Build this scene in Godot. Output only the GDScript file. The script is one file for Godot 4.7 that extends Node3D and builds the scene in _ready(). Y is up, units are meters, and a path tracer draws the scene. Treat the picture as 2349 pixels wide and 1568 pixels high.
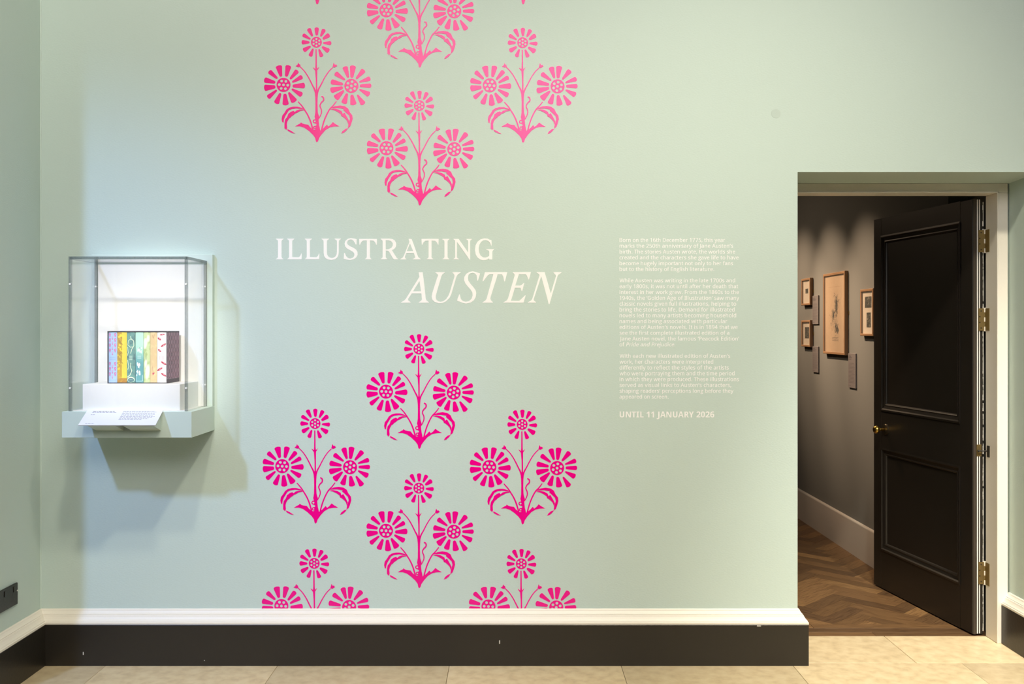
extends Node3D
# A gallery wall with vinyl lettering, a wall-mounted display case and an open door.
# The wall face is the plane z = 0; the eye is 4.04 m in front of it, 1.41 m up.

const EYE := 1.41
const DIST := 4.04
const FOCAL := 2200.0      # pixels, for a frame of 2349 x 1568
const CX := 1174.5
const CY := 752.0

var rng := RandomNumberGenerator.new()
var M := {}
var spots := []


func _ready() -> void:
	rng.seed = 11
	# ---- camera
	var cam := Camera3D.new()
	cam.name = "camera"
	cam.position = Vector3(0, EYE, DIST)
	cam.projection = Camera3D.PROJECTION_FRUSTUM
	cam.near = 0.05
	cam.far = 60.0
	cam.size = 1568.0 / FOCAL * cam.near
	cam.frustum_offset = Vector2(0.0, -(784.0 - CY) / FOCAL * cam.near)
	cam.current = true
	add_child(cam)
	# ---- environment and exposure
	var we := WorldEnvironment.new()
	we.name = "world_environment"
	var env := Environment.new()
	env.background_mode = Environment.BG_COLOR
	env.background_color = Color(0.55, 0.65, 0.8)
	env.background_energy_multiplier = 0.5
	env.tonemap_mode = Environment.TONE_MAPPER_LINEAR
	env.tonemap_exposure = 1.0
	env.sdfgi_enabled = true
	env.ssao_enabled = true
	env.ssil_enabled = true
	we.environment = env
	add_child(we)
	# ---- large lights: a high window behind the eye, warm ceiling spots, a cool spot for the case
	area("window_light", Vector3(0.3, 3.79, 5.1), Vector3(0, 180, 0), Vector2(4.3, 1.9), lin(1.0, 0.95, 0.92), 17.0)
	spots = [
		[Vector3(-0.5, 4.6, 2.7), Vector3(-1.9, 2.1, 0.1), 42.0, lin(1.0, 0.91, 0.70), 5.4, 0.12],
		[Vector3(0.9, 4.6, 2.7), Vector3(0.85, 0.15, 0.1), 42.0, lin(1.0, 0.91, 0.70), 15.2, 0.12],
		[Vector3(2.2, 4.6, 2.7), Vector3(2.1, 0.0, 0.05), 18.0, lin(1.0, 0.93, 0.80), 29.0, 0.12],
		[Vector3(-3.1, 4.4, 4.1), Vector3(-1.5, 0.65, 0.0), 19.0, lin(0.36, 0.54, 1.0), 16.0, 0.14],
		[Vector3(-1.25, 3.9, 3.6), Vector3(-1.5, 1.34, 0.05), 5.6, lin(1.0, 0.97, 0.90), 14.0, 0.06],
	]
	materials()
	build_shell()
	build_doorway()
	build_inner_room()
	build_decals()
	build_title()
	build_text()
	build_case()
	build_books()
	build_caption()
	build_socket()
	build_pictures()
	build_lamps()


# ------------------------------------------------------------------ small tools

func area(called: String, at: Vector3, turn: Vector3, size: Vector2, color: Color, energy: float) -> void:
	var l := AreaLight3D.new()
	l.name = called
	l.position = at
	l.rotation_degrees = turn
	l.area_size = size
	l.area_normalize_energy = true
	l.area_range = 20.0
	l.light_color = color
	l.light_energy = energy
	l.shadow_enabled = true
	add_child(l)


func lin(r: float, g: float, b: float) -> Color:
	return Color(r, g, b).linear_to_srgb()


func wall_at(px: float, py: float, depth := DIST) -> Vector3:
	return Vector3((px - CX) * depth / FOCAL, EYE + (CY - py) * depth / FOCAL, DIST - depth)


class Solid:
	var v := PackedVector3Array()

	func tri(a: Vector3, b: Vector3, c: Vector3) -> void:
		v.append(a); v.append(b); v.append(c)

	func quad(a: Vector3, b: Vector3, c: Vector3, d: Vector3) -> void:
		tri(a, b, c); tri(a, c, d)

	# turns the closed skin that starts at vertex "from" so that its faces look outwards (clockwise)
	func close(from: int) -> void:
		var vol := 0.0
		for i in range(from, v.size(), 3):
			vol += v[i].dot(v[i + 1].cross(v[i + 2]))
		if vol > 0.0:
			for i in range(from, v.size(), 3):
				var t := v[i + 1]
				v[i + 1] = v[i + 2]
				v[i + 2] = t

	func box(lo: Vector3, hi: Vector3, ch := 0.0) -> void:
		var c := (lo + hi) * 0.5
		var h := (hi - lo) * 0.5
		var k := minf(ch, 0.45 * minf(h.x, minf(h.y, h.z)))
		var start := v.size()
		var q := func(a: Vector3, b: Vector3, d: Vector3, e: Vector3) -> void:
			var n := (b - a).cross(d - a)
			if n.dot((a + d) * 0.5) < 0.0:
				quad(a + c, b + c, d + c, e + c)
			else:
				quad(a + c, e + c, d + c, b + c)
		for s in [-1.0, 1.0]:
			q.call(Vector3(s * h.x, -h.y + k, -h.z + k), Vector3(s * h.x, h.y - k, -h.z + k), Vector3(s * h.x, h.y - k, h.z - k), Vector3(s * h.x, -h.y + k, h.z - k))
			q.call(Vector3(-h.x + k, s * h.y, -h.z + k), Vector3(h.x - k, s * h.y, -h.z + k), Vector3(h.x - k, s * h.y, h.z - k), Vector3(-h.x + k, s * h.y, h.z - k))
			q.call(Vector3(-h.x + k, -h.y + k, s * h.z), Vector3(h.x - k, -h.y + k, s * h.z), Vector3(h.x - k, h.y - k, s * h.z), Vector3(-h.x + k, h.y - k, s * h.z))
			if k > 0.0:
				for t in [-1.0, 1.0]:
					q.call(Vector3(s * h.x, t * (h.y - k), -h.z + k), Vector3(s * (h.x - k), t * h.y, -h.z + k), Vector3(s * (h.x - k), t * h.y, h.z - k), Vector3(s * h.x, t * (h.y - k), h.z - k))
					q.call(Vector3(s * h.x, -h.y + k, t * (h.z - k)), Vector3(s * (h.x - k), -h.y + k, t * h.z), Vector3(s * (h.x - k), h.y - k, t * h.z), Vector3(s * h.x, h.y - k, t * (h.z - k)))
					q.call(Vector3(-h.x + k, s * h.y, t * (h.z - k)), Vector3(-h.x + k, s * (h.y - k), t * h.z), Vector3(h.x - k, s * (h.y - k), t * h.z), Vector3(h.x - k, s * h.y, t * (h.z - k)))
					for u in [-1.0, 1.0]:
						var a := Vector3(s * h.x, t * (h.y - k), u * (h.z - k))
						var b := Vector3(s * (h.x - k), t * h.y, u * (h.z - k))
						var d := Vector3(s * (h.x - k), t * (h.y - k), u * h.z)
						if (b - a).cross(d - a).dot(a) < 0.0:
							tri(a + c, b + c, d + c)
						else:
							tri(a + c, d + c, b + c)
		close(start)

	# skin between two rings of equal count, ends capped with the triangles of "cap"
	func loft(a: PackedVector3Array, b: PackedVector3Array, cap: PackedInt32Array) -> void:
		var start := v.size()
		var n := a.size()
		for i in n:
			var j := (i + 1) % n
			quad(a[i], a[j], b[j], b[i])
		# caps: work out which way the sides run so that the caps agree
		var flip := false
		if cap.size() >= 3:
			# the side quad uses edge a[i] -> a[j]; the cap on a must use it backwards
			for k in range(0, cap.size(), 3):
				for e in 3:
					var p := cap[k + e]
					var q := cap[k + (e + 1) % 3]
					if q == (p + 1) % n:
						flip = true
		for k in range(0, cap.size(), 3):
			if flip:
				tri(a[cap[k]], a[cap[k + 2]], a[cap[k + 1]])
				tri(b[cap[k]], b[cap[k + 1]], b[cap[k + 2]])
			else:
				tri(a[cap[k]], a[cap[k + 1]], a[cap[k + 2]])
				tri(b[cap[k]], b[cap[k + 2]], b[cap[k + 1]])
		close(start)

	func extrude(poly: PackedVector2Array, z0: float, z1: float) -> void:
		var large := PackedVector2Array()      # the ear clipper loses small shapes
		for p in poly:
			large.append((p - poly[0]) * 4000.0)
		var cap := Geometry2D.triangulate_polygon(large)
		if cap.is_empty():
			return
		var a := PackedVector3Array()
		var b := PackedVector3Array()
		for p in poly:
			a.append(Vector3(p.x, p.y, z0))
			b.append(Vector3(p.x, p.y, z1))
		loft(a, b, cap)

	# sweeps a closed profile (x = out from the wall, y = up) from one place to another
	func sweep(poly: PackedVector2Array, a_at: Callable, b_at: Callable) -> void:
		var a := PackedVector3Array()
		var b := PackedVector3Array()
		for p in poly:
			a.append(a_at.call(p))
			b.append(b_at.call(p))
		loft(a, b, Geometry2D.triangulate_polygon(poly))

	# turns (radius, height) pairs round an axis from "at" along "dir"
	func lathe(prof: PackedVector2Array, at: Vector3, dir: Vector3, n := 28) -> void:
		var w := dir.normalized()
		var u := w.cross(Vector3.UP if absf(w.y) < 0.9 else Vector3.RIGHT).normalized()
		var t := w.cross(u)
		var start := v.size()
		for i in n:
			var c0 := u * cos(TAU * i / n) + t * sin(TAU * i / n)
			var c1 := u * cos(TAU * (i + 1) / n) + t * sin(TAU * (i + 1) / n)
			for k in prof.size() - 1:
				var p := prof[k]
				var q := prof[k + 1]
				quad(at + c0 * p.x + w * p.y, at + c1 * p.x + w * p.y, at + c1 * q.x + w * q.y, at + c0 * q.x + w * q.y)
		close(start)

	func mesh(smooth := false) -> ArrayMesh:
		var st := SurfaceTool.new()
		st.begin(Mesh.PRIMITIVE_TRIANGLES)
		st.set_smooth_group(1 if smooth else -1)
		for i in range(0, v.size(), 3):
			var a := v[i]
			var b := v[i + 1]
			var c := v[i + 2]
			if (b - a).cross(c - a).length_squared() < 1e-20:
				continue
			st.add_vertex(a); st.add_vertex(b); st.add_vertex(c)
		st.generate_normals()
		return st.commit()


func free_name(called: String, parent: Node) -> String:
	if not parent.has_node(called):
		return called
	var i := 1
	while parent.has_node("%s_%03d" % [called, i]):
		i += 1
	return "%s_%03d" % [called, i]


func put(called: String, mesh: Mesh, mat: Material, parent: Node = self, at := Vector3.ZERO) -> MeshInstance3D:
	var o := MeshInstance3D.new()
	o.name = free_name(called, parent)
	o.mesh = mesh
	o.material_override = mat
	o.position = at
	parent.add_child(o, true)
	return o


func boxed(called: String, lo: Vector3, hi: Vector3, mat: Material, parent: Node = self, ch := 0.0) -> MeshInstance3D:
	var s := Solid.new()
	s.box(lo, hi, ch)
	return put(called, s.mesh(), mat, parent)


func root(called: String, at := Vector3.ZERO, parent: Node = self) -> Node3D:
	var o := Node3D.new()
	o.name = free_name(called, parent)
	o.position = at
	parent.add_child(o, true)
	return o


func tag(o: Node, label: String, category: String, group := "") -> Node:
	o.set_meta("label", label)
	o.set_meta("category", category)
	if group:
		o.set_meta("group", group)
	return o


func structure(o: Node) -> Node:
	o.set_meta("kind", "structure")
	return o


# ------------------------------------------------------------------ materials

func noise(freq: float, seed_: int, octaves := 4, kind := FastNoiseLite.TYPE_SIMPLEX_SMOOTH) -> FastNoiseLite:
	var n := FastNoiseLite.new()
	n.seed = seed_
	n.noise_type = kind
	n.frequency = freq
	n.fractal_octaves = octaves
	return n


func noise_tex(freq: float, seed_: int, ramp: Array = [], size := 512, octaves := 4) -> NoiseTexture2D:
	var t := NoiseTexture2D.new()
	t.width = size
	t.height = size
	t.seamless = true
	t.noise = noise(freq, seed_, octaves)
	if ramp.size():
		var g := Gradient.new()
		var off := PackedFloat32Array()
		var col := PackedColorArray()
		for r in ramp:
			off.append(r[0])
			col.append(r[1])
		g.offsets = off
		g.colors = col
		t.color_ramp = g
	return t


func mat(c: Color, rough := 0.6, metal := 0.0, spec := 0.5) -> StandardMaterial3D:
	var m := StandardMaterial3D.new()
	m.albedo_color = c
	m.roughness = rough
	m.metallic = metal
	m.metallic_specular = spec
	return m


func world_map(m: StandardMaterial3D, scale: Vector3, in_world := true) -> StandardMaterial3D:
	m.uv1_triplanar = true
	m.uv1_world_triplanar = in_world
	m.uv1_scale = scale
	return m


func materials() -> void:
	var paint_relief := noise_tex(0.09, 3, [], 512, 3)
	var fine := noise_tex(0.05, 8, [], 512, 4)
	# sage wall paint: rolled on, faintly streaked
	var w := mat(lin(0.56, 0.675, 0.64), 0.75, 0.0, 0.35)
	w.heightmap_enabled = true
	w.heightmap_texture = paint_relief
	w.heightmap_scale = 0.022
	world_map(w, Vector3(1.6, 4.0, 1.6))
	M.wall = w
	M.case_paint = mat(lin(0.58, 0.70, 0.66), 0.45)
	M.patch = mat(lin(0.51, 0.615, 0.58), 0.8)
	M.inner = mat(lin(0.20, 0.205, 0.20), 0.85, 0.0, 0.3)
	M.ceiling = mat(lin(0.07, 0.07, 0.065), 0.9)
	M.far_wall = mat(lin(0.06, 0.075, 0.065), 0.9)
	M.dark_ceiling = mat(lin(0.12, 0.12, 0.115), 0.9)
	var cream := mat(lin(0.85, 0.80, 0.72), 0.4)
	cream.heightmap_enabled = true
	cream.heightmap_texture = fine
	cream.heightmap_scale = 0.03
	world_map(cream, Vector3(2, 2, 2))
	M.cream = cream
	M.cream_inner = mat(lin(0.62, 0.58, 0.53), 0.5)
	var bl := mat(lin(0.020, 0.017, 0.014), 0.32)
	bl.heightmap_enabled = true
	bl.heightmap_texture = fine
	bl.heightmap_scale = 0.02
	world_map(bl, Vector3(2, 2, 2))
	M.black = bl
	M.black_door = mat(lin(0.018, 0.015, 0.012), 0.38)
	M.door_edge = mat(lin(0.05, 0.038, 0.028), 0.6)
	M.chip = mat(lin(0.7, 0.68, 0.62), 0.8)
	M.white = mat(lin(0.90, 0.89, 0.87), 0.6)
	M.panel_white = mat(lin(0.93, 0.92, 0.90), 0.6)
	M.paper = mat(lin(0.84, 0.84, 0.84), 0.7)
	M.brass = mat(lin(0.62, 0.42, 0.10), 0.28, 1.0)
	M.old_brass = mat(lin(0.30, 0.22, 0.09), 0.5, 0.85)
	M.dark_brass = mat(lin(0.10, 0.08, 0.05), 0.3, 0.8)
	M.iron = mat(lin(0.03, 0.028, 0.025), 0.4, 0.3)
	M.title = mat(lin(0.95, 0.95, 0.96), 0.4)
	var vinyl := mat(Color(0.965, 0.0, 0.565), 0.20, 0.0, 0.5)
	M.vinyl = vinyl
	# stone floor
	M.stone = []
	for i in 3:
		var k: float = [1.0, 0.93, 1.05][i]
		var st := mat(Color(k, k, k), 0.32, 0.0, 0.5)
		st.albedo_texture = noise_tex(0.018, 20 + i, [[0.0, lin(0.60, 0.465, 0.28)], [0.4, lin(0.72, 0.57, 0.355)], [0.65, lin(0.77, 0.625, 0.40)], [1.0, lin(0.83, 0.69, 0.46)]], 1024, 6)
		world_map(st, Vector3(0.8, 0.8, 0.8))
		M.stone.append(st)
	M.joint = mat(lin(0.12, 0.10, 0.07), 0.9)
	# oak blocks: grain runs along the block's own x
	M.oak = []
	var grain := noise_tex(0.03, 31, [[0.0, Color(0.62, 0.58, 0.55)], [0.35, Color(0.86, 0.84, 0.82)], [0.6, Color(1, 1, 1)], [1.0, Color(0.88, 0.86, 0.84)]], 512, 5)
	for i in 7:
		var tone: Color = [lin(0.24, 0.132, 0.058), lin(0.19, 0.105, 0.046), lin(0.29, 0.162, 0.070), lin(0.145, 0.080, 0.038), lin(0.22, 0.122, 0.054), lin(0.33, 0.188, 0.080), lin(0.17, 0.095, 0.044)][i]
		var o := mat(tone, 0.42, 0.0, 0.5)
		o.albedo_texture = grain
		world_map(o, Vector3(0.45, 8.0, 8.0), false)
		o.uv1_offset = Vector3(0.37 * i, 0.21 * i, 0.53 * i)
		M.oak.append(o)
	M.frame_wood = mat(lin(0.34, 0.20, 0.11), 0.5)
	M.mount = mat(lin(0.86, 0.76, 0.64), 0.8)
	M.grey_card = mat(lin(0.26, 0.24, 0.25), 0.8)
	var pane := mat(Color(0.97, 1.0, 0.99, 0.03), 0.02)
	pane.transparency = BaseMaterial3D.TRANSPARENCY_ALPHA
	M.pane = pane
	var rod := mat(Color(0.38, 0.43, 0.43, 0.44), 0.03)
	rod.transparency = BaseMaterial3D.TRANSPARENCY_ALPHA
	M.acrylic = rod
	M.plum = mat(lin(0.035, 0.02, 0.035), 0.6)
	M.page = mat(lin(0.80, 0.75, 0.62), 0.9)


# ------------------------------------------------------------------ shell of the room

func skirting_profile() -> Array:
	# [white moulding, black board]: x = out from the wall, y = up
	var m := PackedVector2Array([Vector2(0, 0.173), Vector2(0.0365, 0.173), Vector2(0.0365, 0.181), Vector2(0.0335, 0.184), Vector2(0.0325, 0.187), Vector2(0.027, 0.193), Vector2(0.0225, 0.200), Vector2(0.0195, 0.207), Vector2(0.0165, 0.2085), Vector2(0.0165, 0.211), Vector2(0.012, 0.216), Vector2(0.008, 0.222), Vector2(0.0065, 0.2265), Vector2(0.004, 0.2295), Vector2(0, 0.2295)])
	var b := PackedVector2Array([Vector2(0, 0.0), Vector2(0.0355, 0.0), Vector2(0.036, 0.002), Vector2(0.036, 0.170), Vector2(0.034, 0.1728), Vector2(0, 0.1728)])
	return [m, b]


func build_shell() -> void:
	# --- floor: stone slabs on a dark bed, a row in the doorway
	var fl := boxed("floor", Vector3(-3.8, -0.12, -0.354), Vector3(3.6, -0.022, 5.4), M.joint)
	structure(fl)
	var xs := [-3.05, -2.416, -1.698, -0.980, -0.262, 0.456, 1.175, 1.893, 2.611, 3.5]
	var n := 0
	for r in 2:
		for i in xs.size() - 1:
			var s := Solid.new()
			var z0 := 0.72 * r
			s.box(Vector3(xs[i] + 0.0008, -0.022, z0 + 0.0008), Vector3(xs[i + 1] - 0.0008, rng.randf_range(-0.0004, 0.0), minf(z0 + 0.7192, 5.3)), 0.0009)
			put("stone_slab", s.mesh(), M.stone[n % 3], fl)
			n += 1 + (r + i) % 2
	var edges := [1.15, 1.705, 2.3]
	for i in 2:
		var s := Solid.new()
		s.box(Vector3(edges[i] + 0.0012, -0.022, -0.353), Vector3(edges[i + 1] - 0.0012, -0.0003, -0.0010), 0.0012)
		put("stone_slab", s.mesh(), M.stone[i * 2], fl)
	# --- the wall with the lettering: left of the opening, over it, right of it
	var s := Solid.new()
	s.box(Vector3(-3.8, -0.1, -0.36), Vector3(1.203, 5.2, 0.0))
	s.box(Vector3(2.225, -0.1, -0.36), Vector3(3.6, 5.2, 0.0))
	var lintel := PackedVector2Array([Vector2(0, 5.2), Vector2(0, 2.0670), Vector2(-0.25, 2.0575), Vector2(-0.36, 2.0575), Vector2(-0.36, 5.2)])
	s.sweep(lintel, func(p): return Vector3(1.203, p.y, p.x), func(p): return Vector3(2.225, p.y, p.x))
	var wb := put("wall_back", s.mesh(), M.wall)
	structure(wb)
	var disc := Solid.new()
	disc.lathe(PackedVector2Array([Vector2(0, 0.0007), Vector2(0.018, 0.0006), Vector2(0.021, 0.0), Vector2(0, 0.0)]), wall_at(1780, 260), Vector3(0, 0, 1))
	put("filler_patch", disc.mesh(), M.patch, wb)
	# --- left: a pier, then a deeper bay
	s = Solid.new()
	s.box(Vector3(-3.6, -0.1, 0.0), Vector3(-1.985, 5.2, 0.580))
	s.box(Vector3(-3.8, -0.1, 0.0), Vector3(-3.6, 5.2, 5.4))
	var wl := put("wall_left", s.mesh(), M.wall)
	structure(wl)
	var bead := Solid.new()
	bead.sweep(PackedVector2Array([Vector2(-1.986, -0.001), Vector2(-1.981, -0.001), Vector2(-1.9825, 0.0025), Vector2(-1.986, 0.004)]), func(p): return Vector3(p.x, 0.229, p.y), func(p): return Vector3(p.x, 5.2, p.y))
	put("corner_bead", bead.mesh(), M.case_paint, wl)
	structure(boxed("wall_right", Vector3(3.35, -0.1, 0.0), Vector3(3.6, 5.2, 5.4), M.far_wall))
	s = Solid.new()
	s.box(Vector3(-3.8, -0.1, 5.2), Vector3(3.6, 2.8, 5.4))
	s.box(Vector3(-3.8, 4.8, 5.2), Vector3(3.6, 5.2, 5.4))
	s.box(Vector3(-3.8, 2.8, 5.2), Vector3(-1.9, 4.8, 5.4))
	s.box(Vector3(2.5, 2.8, 5.2), Vector3(3.6, 4.8, 5.4))
	structure(put("wall_front", s.mesh(), M.far_wall))
	structure(boxed("ceiling", Vector3(-3.8, 5.2, -0.36), Vector3(3.6, 5.4, 5.4), M.ceiling))
	# --- skirtings
	var pr := skirting_profile()
	var mats := [M.cream, M.black]
	var names := ["moulding", "skirting_board"]
	var bb := root("baseboard_back")
	structure(bb)
	for i in 2:
		s = Solid.new()
		# along the wall, then back into the doorway round the corner
		s.sweep(pr[i], func(p): return Vector3(-1.985 + p.x, p.y, p.x), func(p): return Vector3(1.203 + p.x, p.y, p.x))
		s.sweep(pr[i], func(p): return Vector3(1.203 + p.x, p.y, p.x), func(p): return Vector3(1.203 + p.x, p.y, -0.25))
		put(names[i], s.mesh(), mats[i], bb)
	for c in [[191.0, 1498.0, 2.0, 7.0], [1146.0, 1472.0, 2.2, 8.0], [469.0, 1514.0, 2.0, 2.0], [1741.0, 1435.0, 9.0, 2.0]]:
		var q := wall_at(c[0], c[1], DIST - 0.036)
		var h := Vector3(c[2], c[3], 0) * 0.5 * 4.0 / FOCAL
		boxed("paint_chip", q - h - Vector3(0, 0, 0.0002), q + h + Vector3(0, 0, 0.0004), M.chip, bb, 0.0004)
	var bl := root("baseboard_left")
	structure(bl)
	for i in 2:
		s = Solid.new()
		s.sweep(pr[i], func(p): return Vector3(-1.985 + p.x, p.y, p.x), func(p): return Vector3(-1.985 + p.x, p.y, 0.580 + p.x))
		s.sweep(pr[i], func(p): return Vector3(-1.985 + p.x, p.y, 0.580 + p.x), func(p): return Vector3(-3.6, p.y, 0.580 + p.x))
		put(names[i], s.mesh(), mats[i], bl)
	var br := root("baseboard_right")
	structure(br)
	for i in 2:
		s = Solid.new()
		s.sweep(pr[i], func(p): return Vector3(2.225 - p.x, p.y, -0.25), func(p): return Vector3(2.225 - p.x, p.y, p.x))
		s.sweep(pr[i], func(p): return Vector3(2.225 - p.x, p.y, p.x), func(p): return Vector3(3.35, p.y, p.x))
		put(names[i], s.mesh(), mats[i], br)
	# --- windows that light the room
	sash("window_1", Vector3(-1.9, 2.8, 5.3), Vector3(4.4, 0, 0), 2.0, 7, 3, Color(1.0, 0.97, 0.95), 1.2)


# a glazed window: frame, bars, glowing panes of frosted glass
func sash(called: String, at: Vector3, along: Vector3, h: float, nx: int, ny: int, glow: Color, energy: float) -> void:
	var r := root(called)
	structure(r)
	var u := along.normalized()
	var w := along.length()
	var nrm := Vector3(u.z, 0, -u.x)
	var bar := func(called2: String, x0: float, x1: float, y0: float, y1: float, t: float) -> void:
		var a: Vector3 = at + u * x0 + Vector3(0, y0, 0) - nrm * t
		var b: Vector3 = at + u * x1 + Vector3(0, y1, 0) + nrm * t
		boxed(called2, Vector3(minf(a.x, b.x), a.y, minf(a.z, b.z)), Vector3(maxf(a.x, b.x), b.y, maxf(a.z, b.z)), M.cream, r, 0.003)
	bar.call("window_frame", 0.0, 0.05, 0.0, h, 0.04)
	bar.call("window_frame", w - 0.05, w, 0.0, h, 0.04)
	bar.call("window_frame", 0.05, w - 0.05, 0.0, 0.05, 0.04)
	bar.call("window_frame", 0.05, w - 0.05, h - 0.05, h, 0.04)
	for i in range(1, nx):
		bar.call("glazing_bar", w * i / nx - 0.012, w * i / nx + 0.012, 0.05, h - 0.05, 0.02)
	for i in range(1, ny):
		bar.call("glazing_bar", 0.05, w - 0.05, h * i / ny - 0.012, h * i / ny + 0.012, 0.018)
	var g := mat(Color(0.8, 0.8, 0.8), 0.5)
	g.emission_enabled = true
	g.emission = glow
	g.emission_energy_multiplier = energy
	for i in nx:
		for j in ny:
			var a: Vector3 = at + u * (w * i / nx + 0.011) + Vector3(0, h * j / ny + 0.011, 0) - nrm * 0.003
			var b: Vector3 = at + u * (w * (i + 1) / nx - 0.011) + Vector3(0, h * (j + 1) / ny - 0.011, 0) + nrm * 0.003
			boxed("window_pane", Vector3(minf(a.x, b.x), a.y, minf(a.z, b.z)), Vector3(maxf(a.x, b.x), b.y, maxf(a.z, b.z)), g, r)


# ------------------------------------------------------------------ doorway and door

func build_doorway() -> void:
	var d := root("door_1")
	structure(d)
	var s := Solid.new()
	s.box(Vector3(2.170, 0, -0.354), Vector3(2.219, 2.0145, -0.25), 0.002)
	s.box(Vector3(1.203, 0, -0.354), Vector3(1.268, 2.0145, -0.25), 0.002)
	s.box(Vector3(1.203, 2.0145, -0.354), Vector3(2.219, 2.0572, -0.25), 0.002)
	var fr := put("door_frame", s.mesh(), M.cream, d)
	s = Solid.new()
	s.box(Vector3(2.1690, 0.0, -0.252), Vector3(2.1765, 2.0205, -0.2465), 0.0018)
	s.box(Vector3(1.268, 2.0135, -0.252), Vector3(2.1765, 2.0205, -0.2465), 0.0018)
	put("bead", s.mesh(), M.cream, fr)
	# --- the leaf, swung open into the next room
	var hinge := Vector3(2.112, 0.0, DIST - 4.397)
	var u := Vector3(1.988 - 2.112, 0, -(5.27 - 4.397)).normalized()
	var leaf_w := 0.882
	var leaf_h := 2.003
	s = Solid.new()
	var t := 0.054
	var u0 := 0.095
	var u1 := 0.803
	s.box(Vector3(0, 0.006, 0.014), Vector3(leaf_w, leaf_h, t), 0.001)
	var front := func(x0: float, x1: float, y0: float, y1: float) -> void:
		s.box(Vector3(x0, y0, 0.0), Vector3(x1, y1, 0.0145))
	s.box(Vector3(0.0, 0.006, 0.0), Vector3(u0, leaf_h, 0.0145), 0.004)
	s.box(Vector3(u1, 0.006, 0.0), Vector3(leaf_w, leaf_h, 0.0145), 0.002)
	front.call(u0, u1, 0.006, 0.212)
	front.call(u0, u1, 0.762, 0.965)
	front.call(u0, u1, 1.906, leaf_h)
	var leaf := put("door_leaf", s.mesh(), M.black_door, d)
	leaf.transform = Transform3D(Basis(u, Vector3.UP, u.cross(Vector3.UP)), hinge)
	for p in [[0.212, 0.762], [0.965, 1.906]]:
		# moulding round the sunk panel: lip, hollow, bead
		var ring := [[0.0, 0.0], [-0.003, -0.004], [0.006, -0.005], [0.012, 0.001], [0.026, 0.005], [0.031, 0.003], [0.036, 0.006], [0.040, 0.0135], [0.0, 0.0135]]
		var m := Solid.new()
		var corners := func(k: Array) -> Array:
			var e: float = k[0]
			return [Vector3(u0 + e, p[0] + e, k[1]), Vector3(u1 - e, p[0] + e, k[1]), Vector3(u1 - e, p[1] - e, k[1]), Vector3(u0 + e, p[1] - e, k[1])]
		for k in ring.size():
			var a: Array = corners.call(ring[k])
			var b: Array = corners.call(ring[(k + 1) % ring.size()])
			for c in 4:
				m.quad(a[c], a[(c + 1) % 4], b[(c + 1) % 4], b[c])
		m.close(0)
		put("panel_moulding", m.mesh(), M.black_door, leaf)
		boxed("panel", Vector3(u0 + 0.03, p[0] + 0.03, 0.0125), Vector3(u1 - 0.03, p[1] - 0.03, 0.0150), M.black_door, leaf, 0.001)
	# hinge edge: bare wood, a pale draught strip with its dark brush, a ragged paint line
	boxed("lock_edge", Vector3(-0.0006, 0.006, 0.004), Vector3(0.0005, leaf_h, 0.0165), M.door_edge, leaf)
	boxed("draught_strip", Vector3(-0.0016, 0.010, 0.0205), Vector3(0.0005, leaf_h - 0.004, 0.0250), M.white, leaf)
	boxed("draught_strip", Vector3(-0.0016, 0.010, 0.0310), Vector3(0.0005, leaf_h - 0.004, 0.0352), M.white, leaf)
	var rag := Solid.new()
	for i in 160:
		var y := 0.02 + i * 0.0123
		if rng.randf() < 0.94:
			var ww := rng.randf_range(0.0012, 0.0034) * (1.6 if y > 1.72 else 1.0)
			rag.box(Vector3(-0.0014, y, 0.0525 - ww), Vector3(0.0006, y + rng.randf_range(0.0105, 0.0150), 0.0528 + ww * 0.3), 0.0004)
	var ragged := put("paint_ridge", rag.mesh(), M.chip, leaf)
	ragged.set_meta("kind", "stuff")
	for hy in [1.808, 1.449, 0.2875]:
		hinge_at(d, hy)
	# latch plate on the leaf's edge with a pin and its plate on the frame
	var lp := boxed("edge_plate", Vector3(-0.0030, 0.822, 0.0185), Vector3(0.0004, 0.876, 0.0430), M.old_brass, leaf, 0.0006)
	lp.set_meta("label", "small brass plate on the door edge")
	var pin := Solid.new()
	pin.lathe(PackedVector2Array([Vector2(0, 0), Vector2(0.0055, 0), Vector2(0.0055, 0.004), Vector2(0.003, 0.007), Vector2(0.003, 0.040), Vector2(0, 0.040)]), Vector3(2.131, 0.848, -0.347), Vector3(1, 0, 0.1), 14)
	put("latch_pin", pin.mesh(), M.iron, d)
	boxed("keeper_plate", Vector3(2.1672, 0.822, -0.338), Vector3(2.1706, 0.874, -0.316), M.iron, d, 0.0006)
	# knob and rose
	var at := Vector3(0.757, 0.866, 0.0)
	var k := Solid.new()
	k.lathe(PackedVector2Array([Vector2(0, 0.0), Vector2(0.030, 0.0), Vector2(0.030, 0.003), Vector2(0.026, 0.006), Vector2(0.012, 0.008), Vector2(0, 0.008)]), at, Vector3(0, 0, -1))
	put("rose", k.mesh(), M.dark_brass, leaf)
	k = Solid.new()
	var prof := PackedVector2Array([Vector2(0, 0.006), Vector2(0.0085, 0.006), Vector2(0.0075, 0.030), Vector2(0.010, 0.036)])
	for i in 13:
		var a := lerpf(-1.2, PI / 2, i / 12.0)
		prof.append(Vector2(maxf(0.0, 0.0215 * cos(a)), 0.054 + 0.017 * sin(a)))
	k.lathe(prof, at, Vector3(0, 0, -1), 32)
	var kn := put("knob", k.mesh(true), M.brass, leaf)
	kn.set_meta("label", "round polished brass knob")
	# the same knob on the far face
	k = Solid.new()
	k.lathe(prof, at + Vector3(0, 0, t), Vector3(0, 0, 1), 24)
	put("knob", k.mesh(true), M.brass, leaf)


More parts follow.
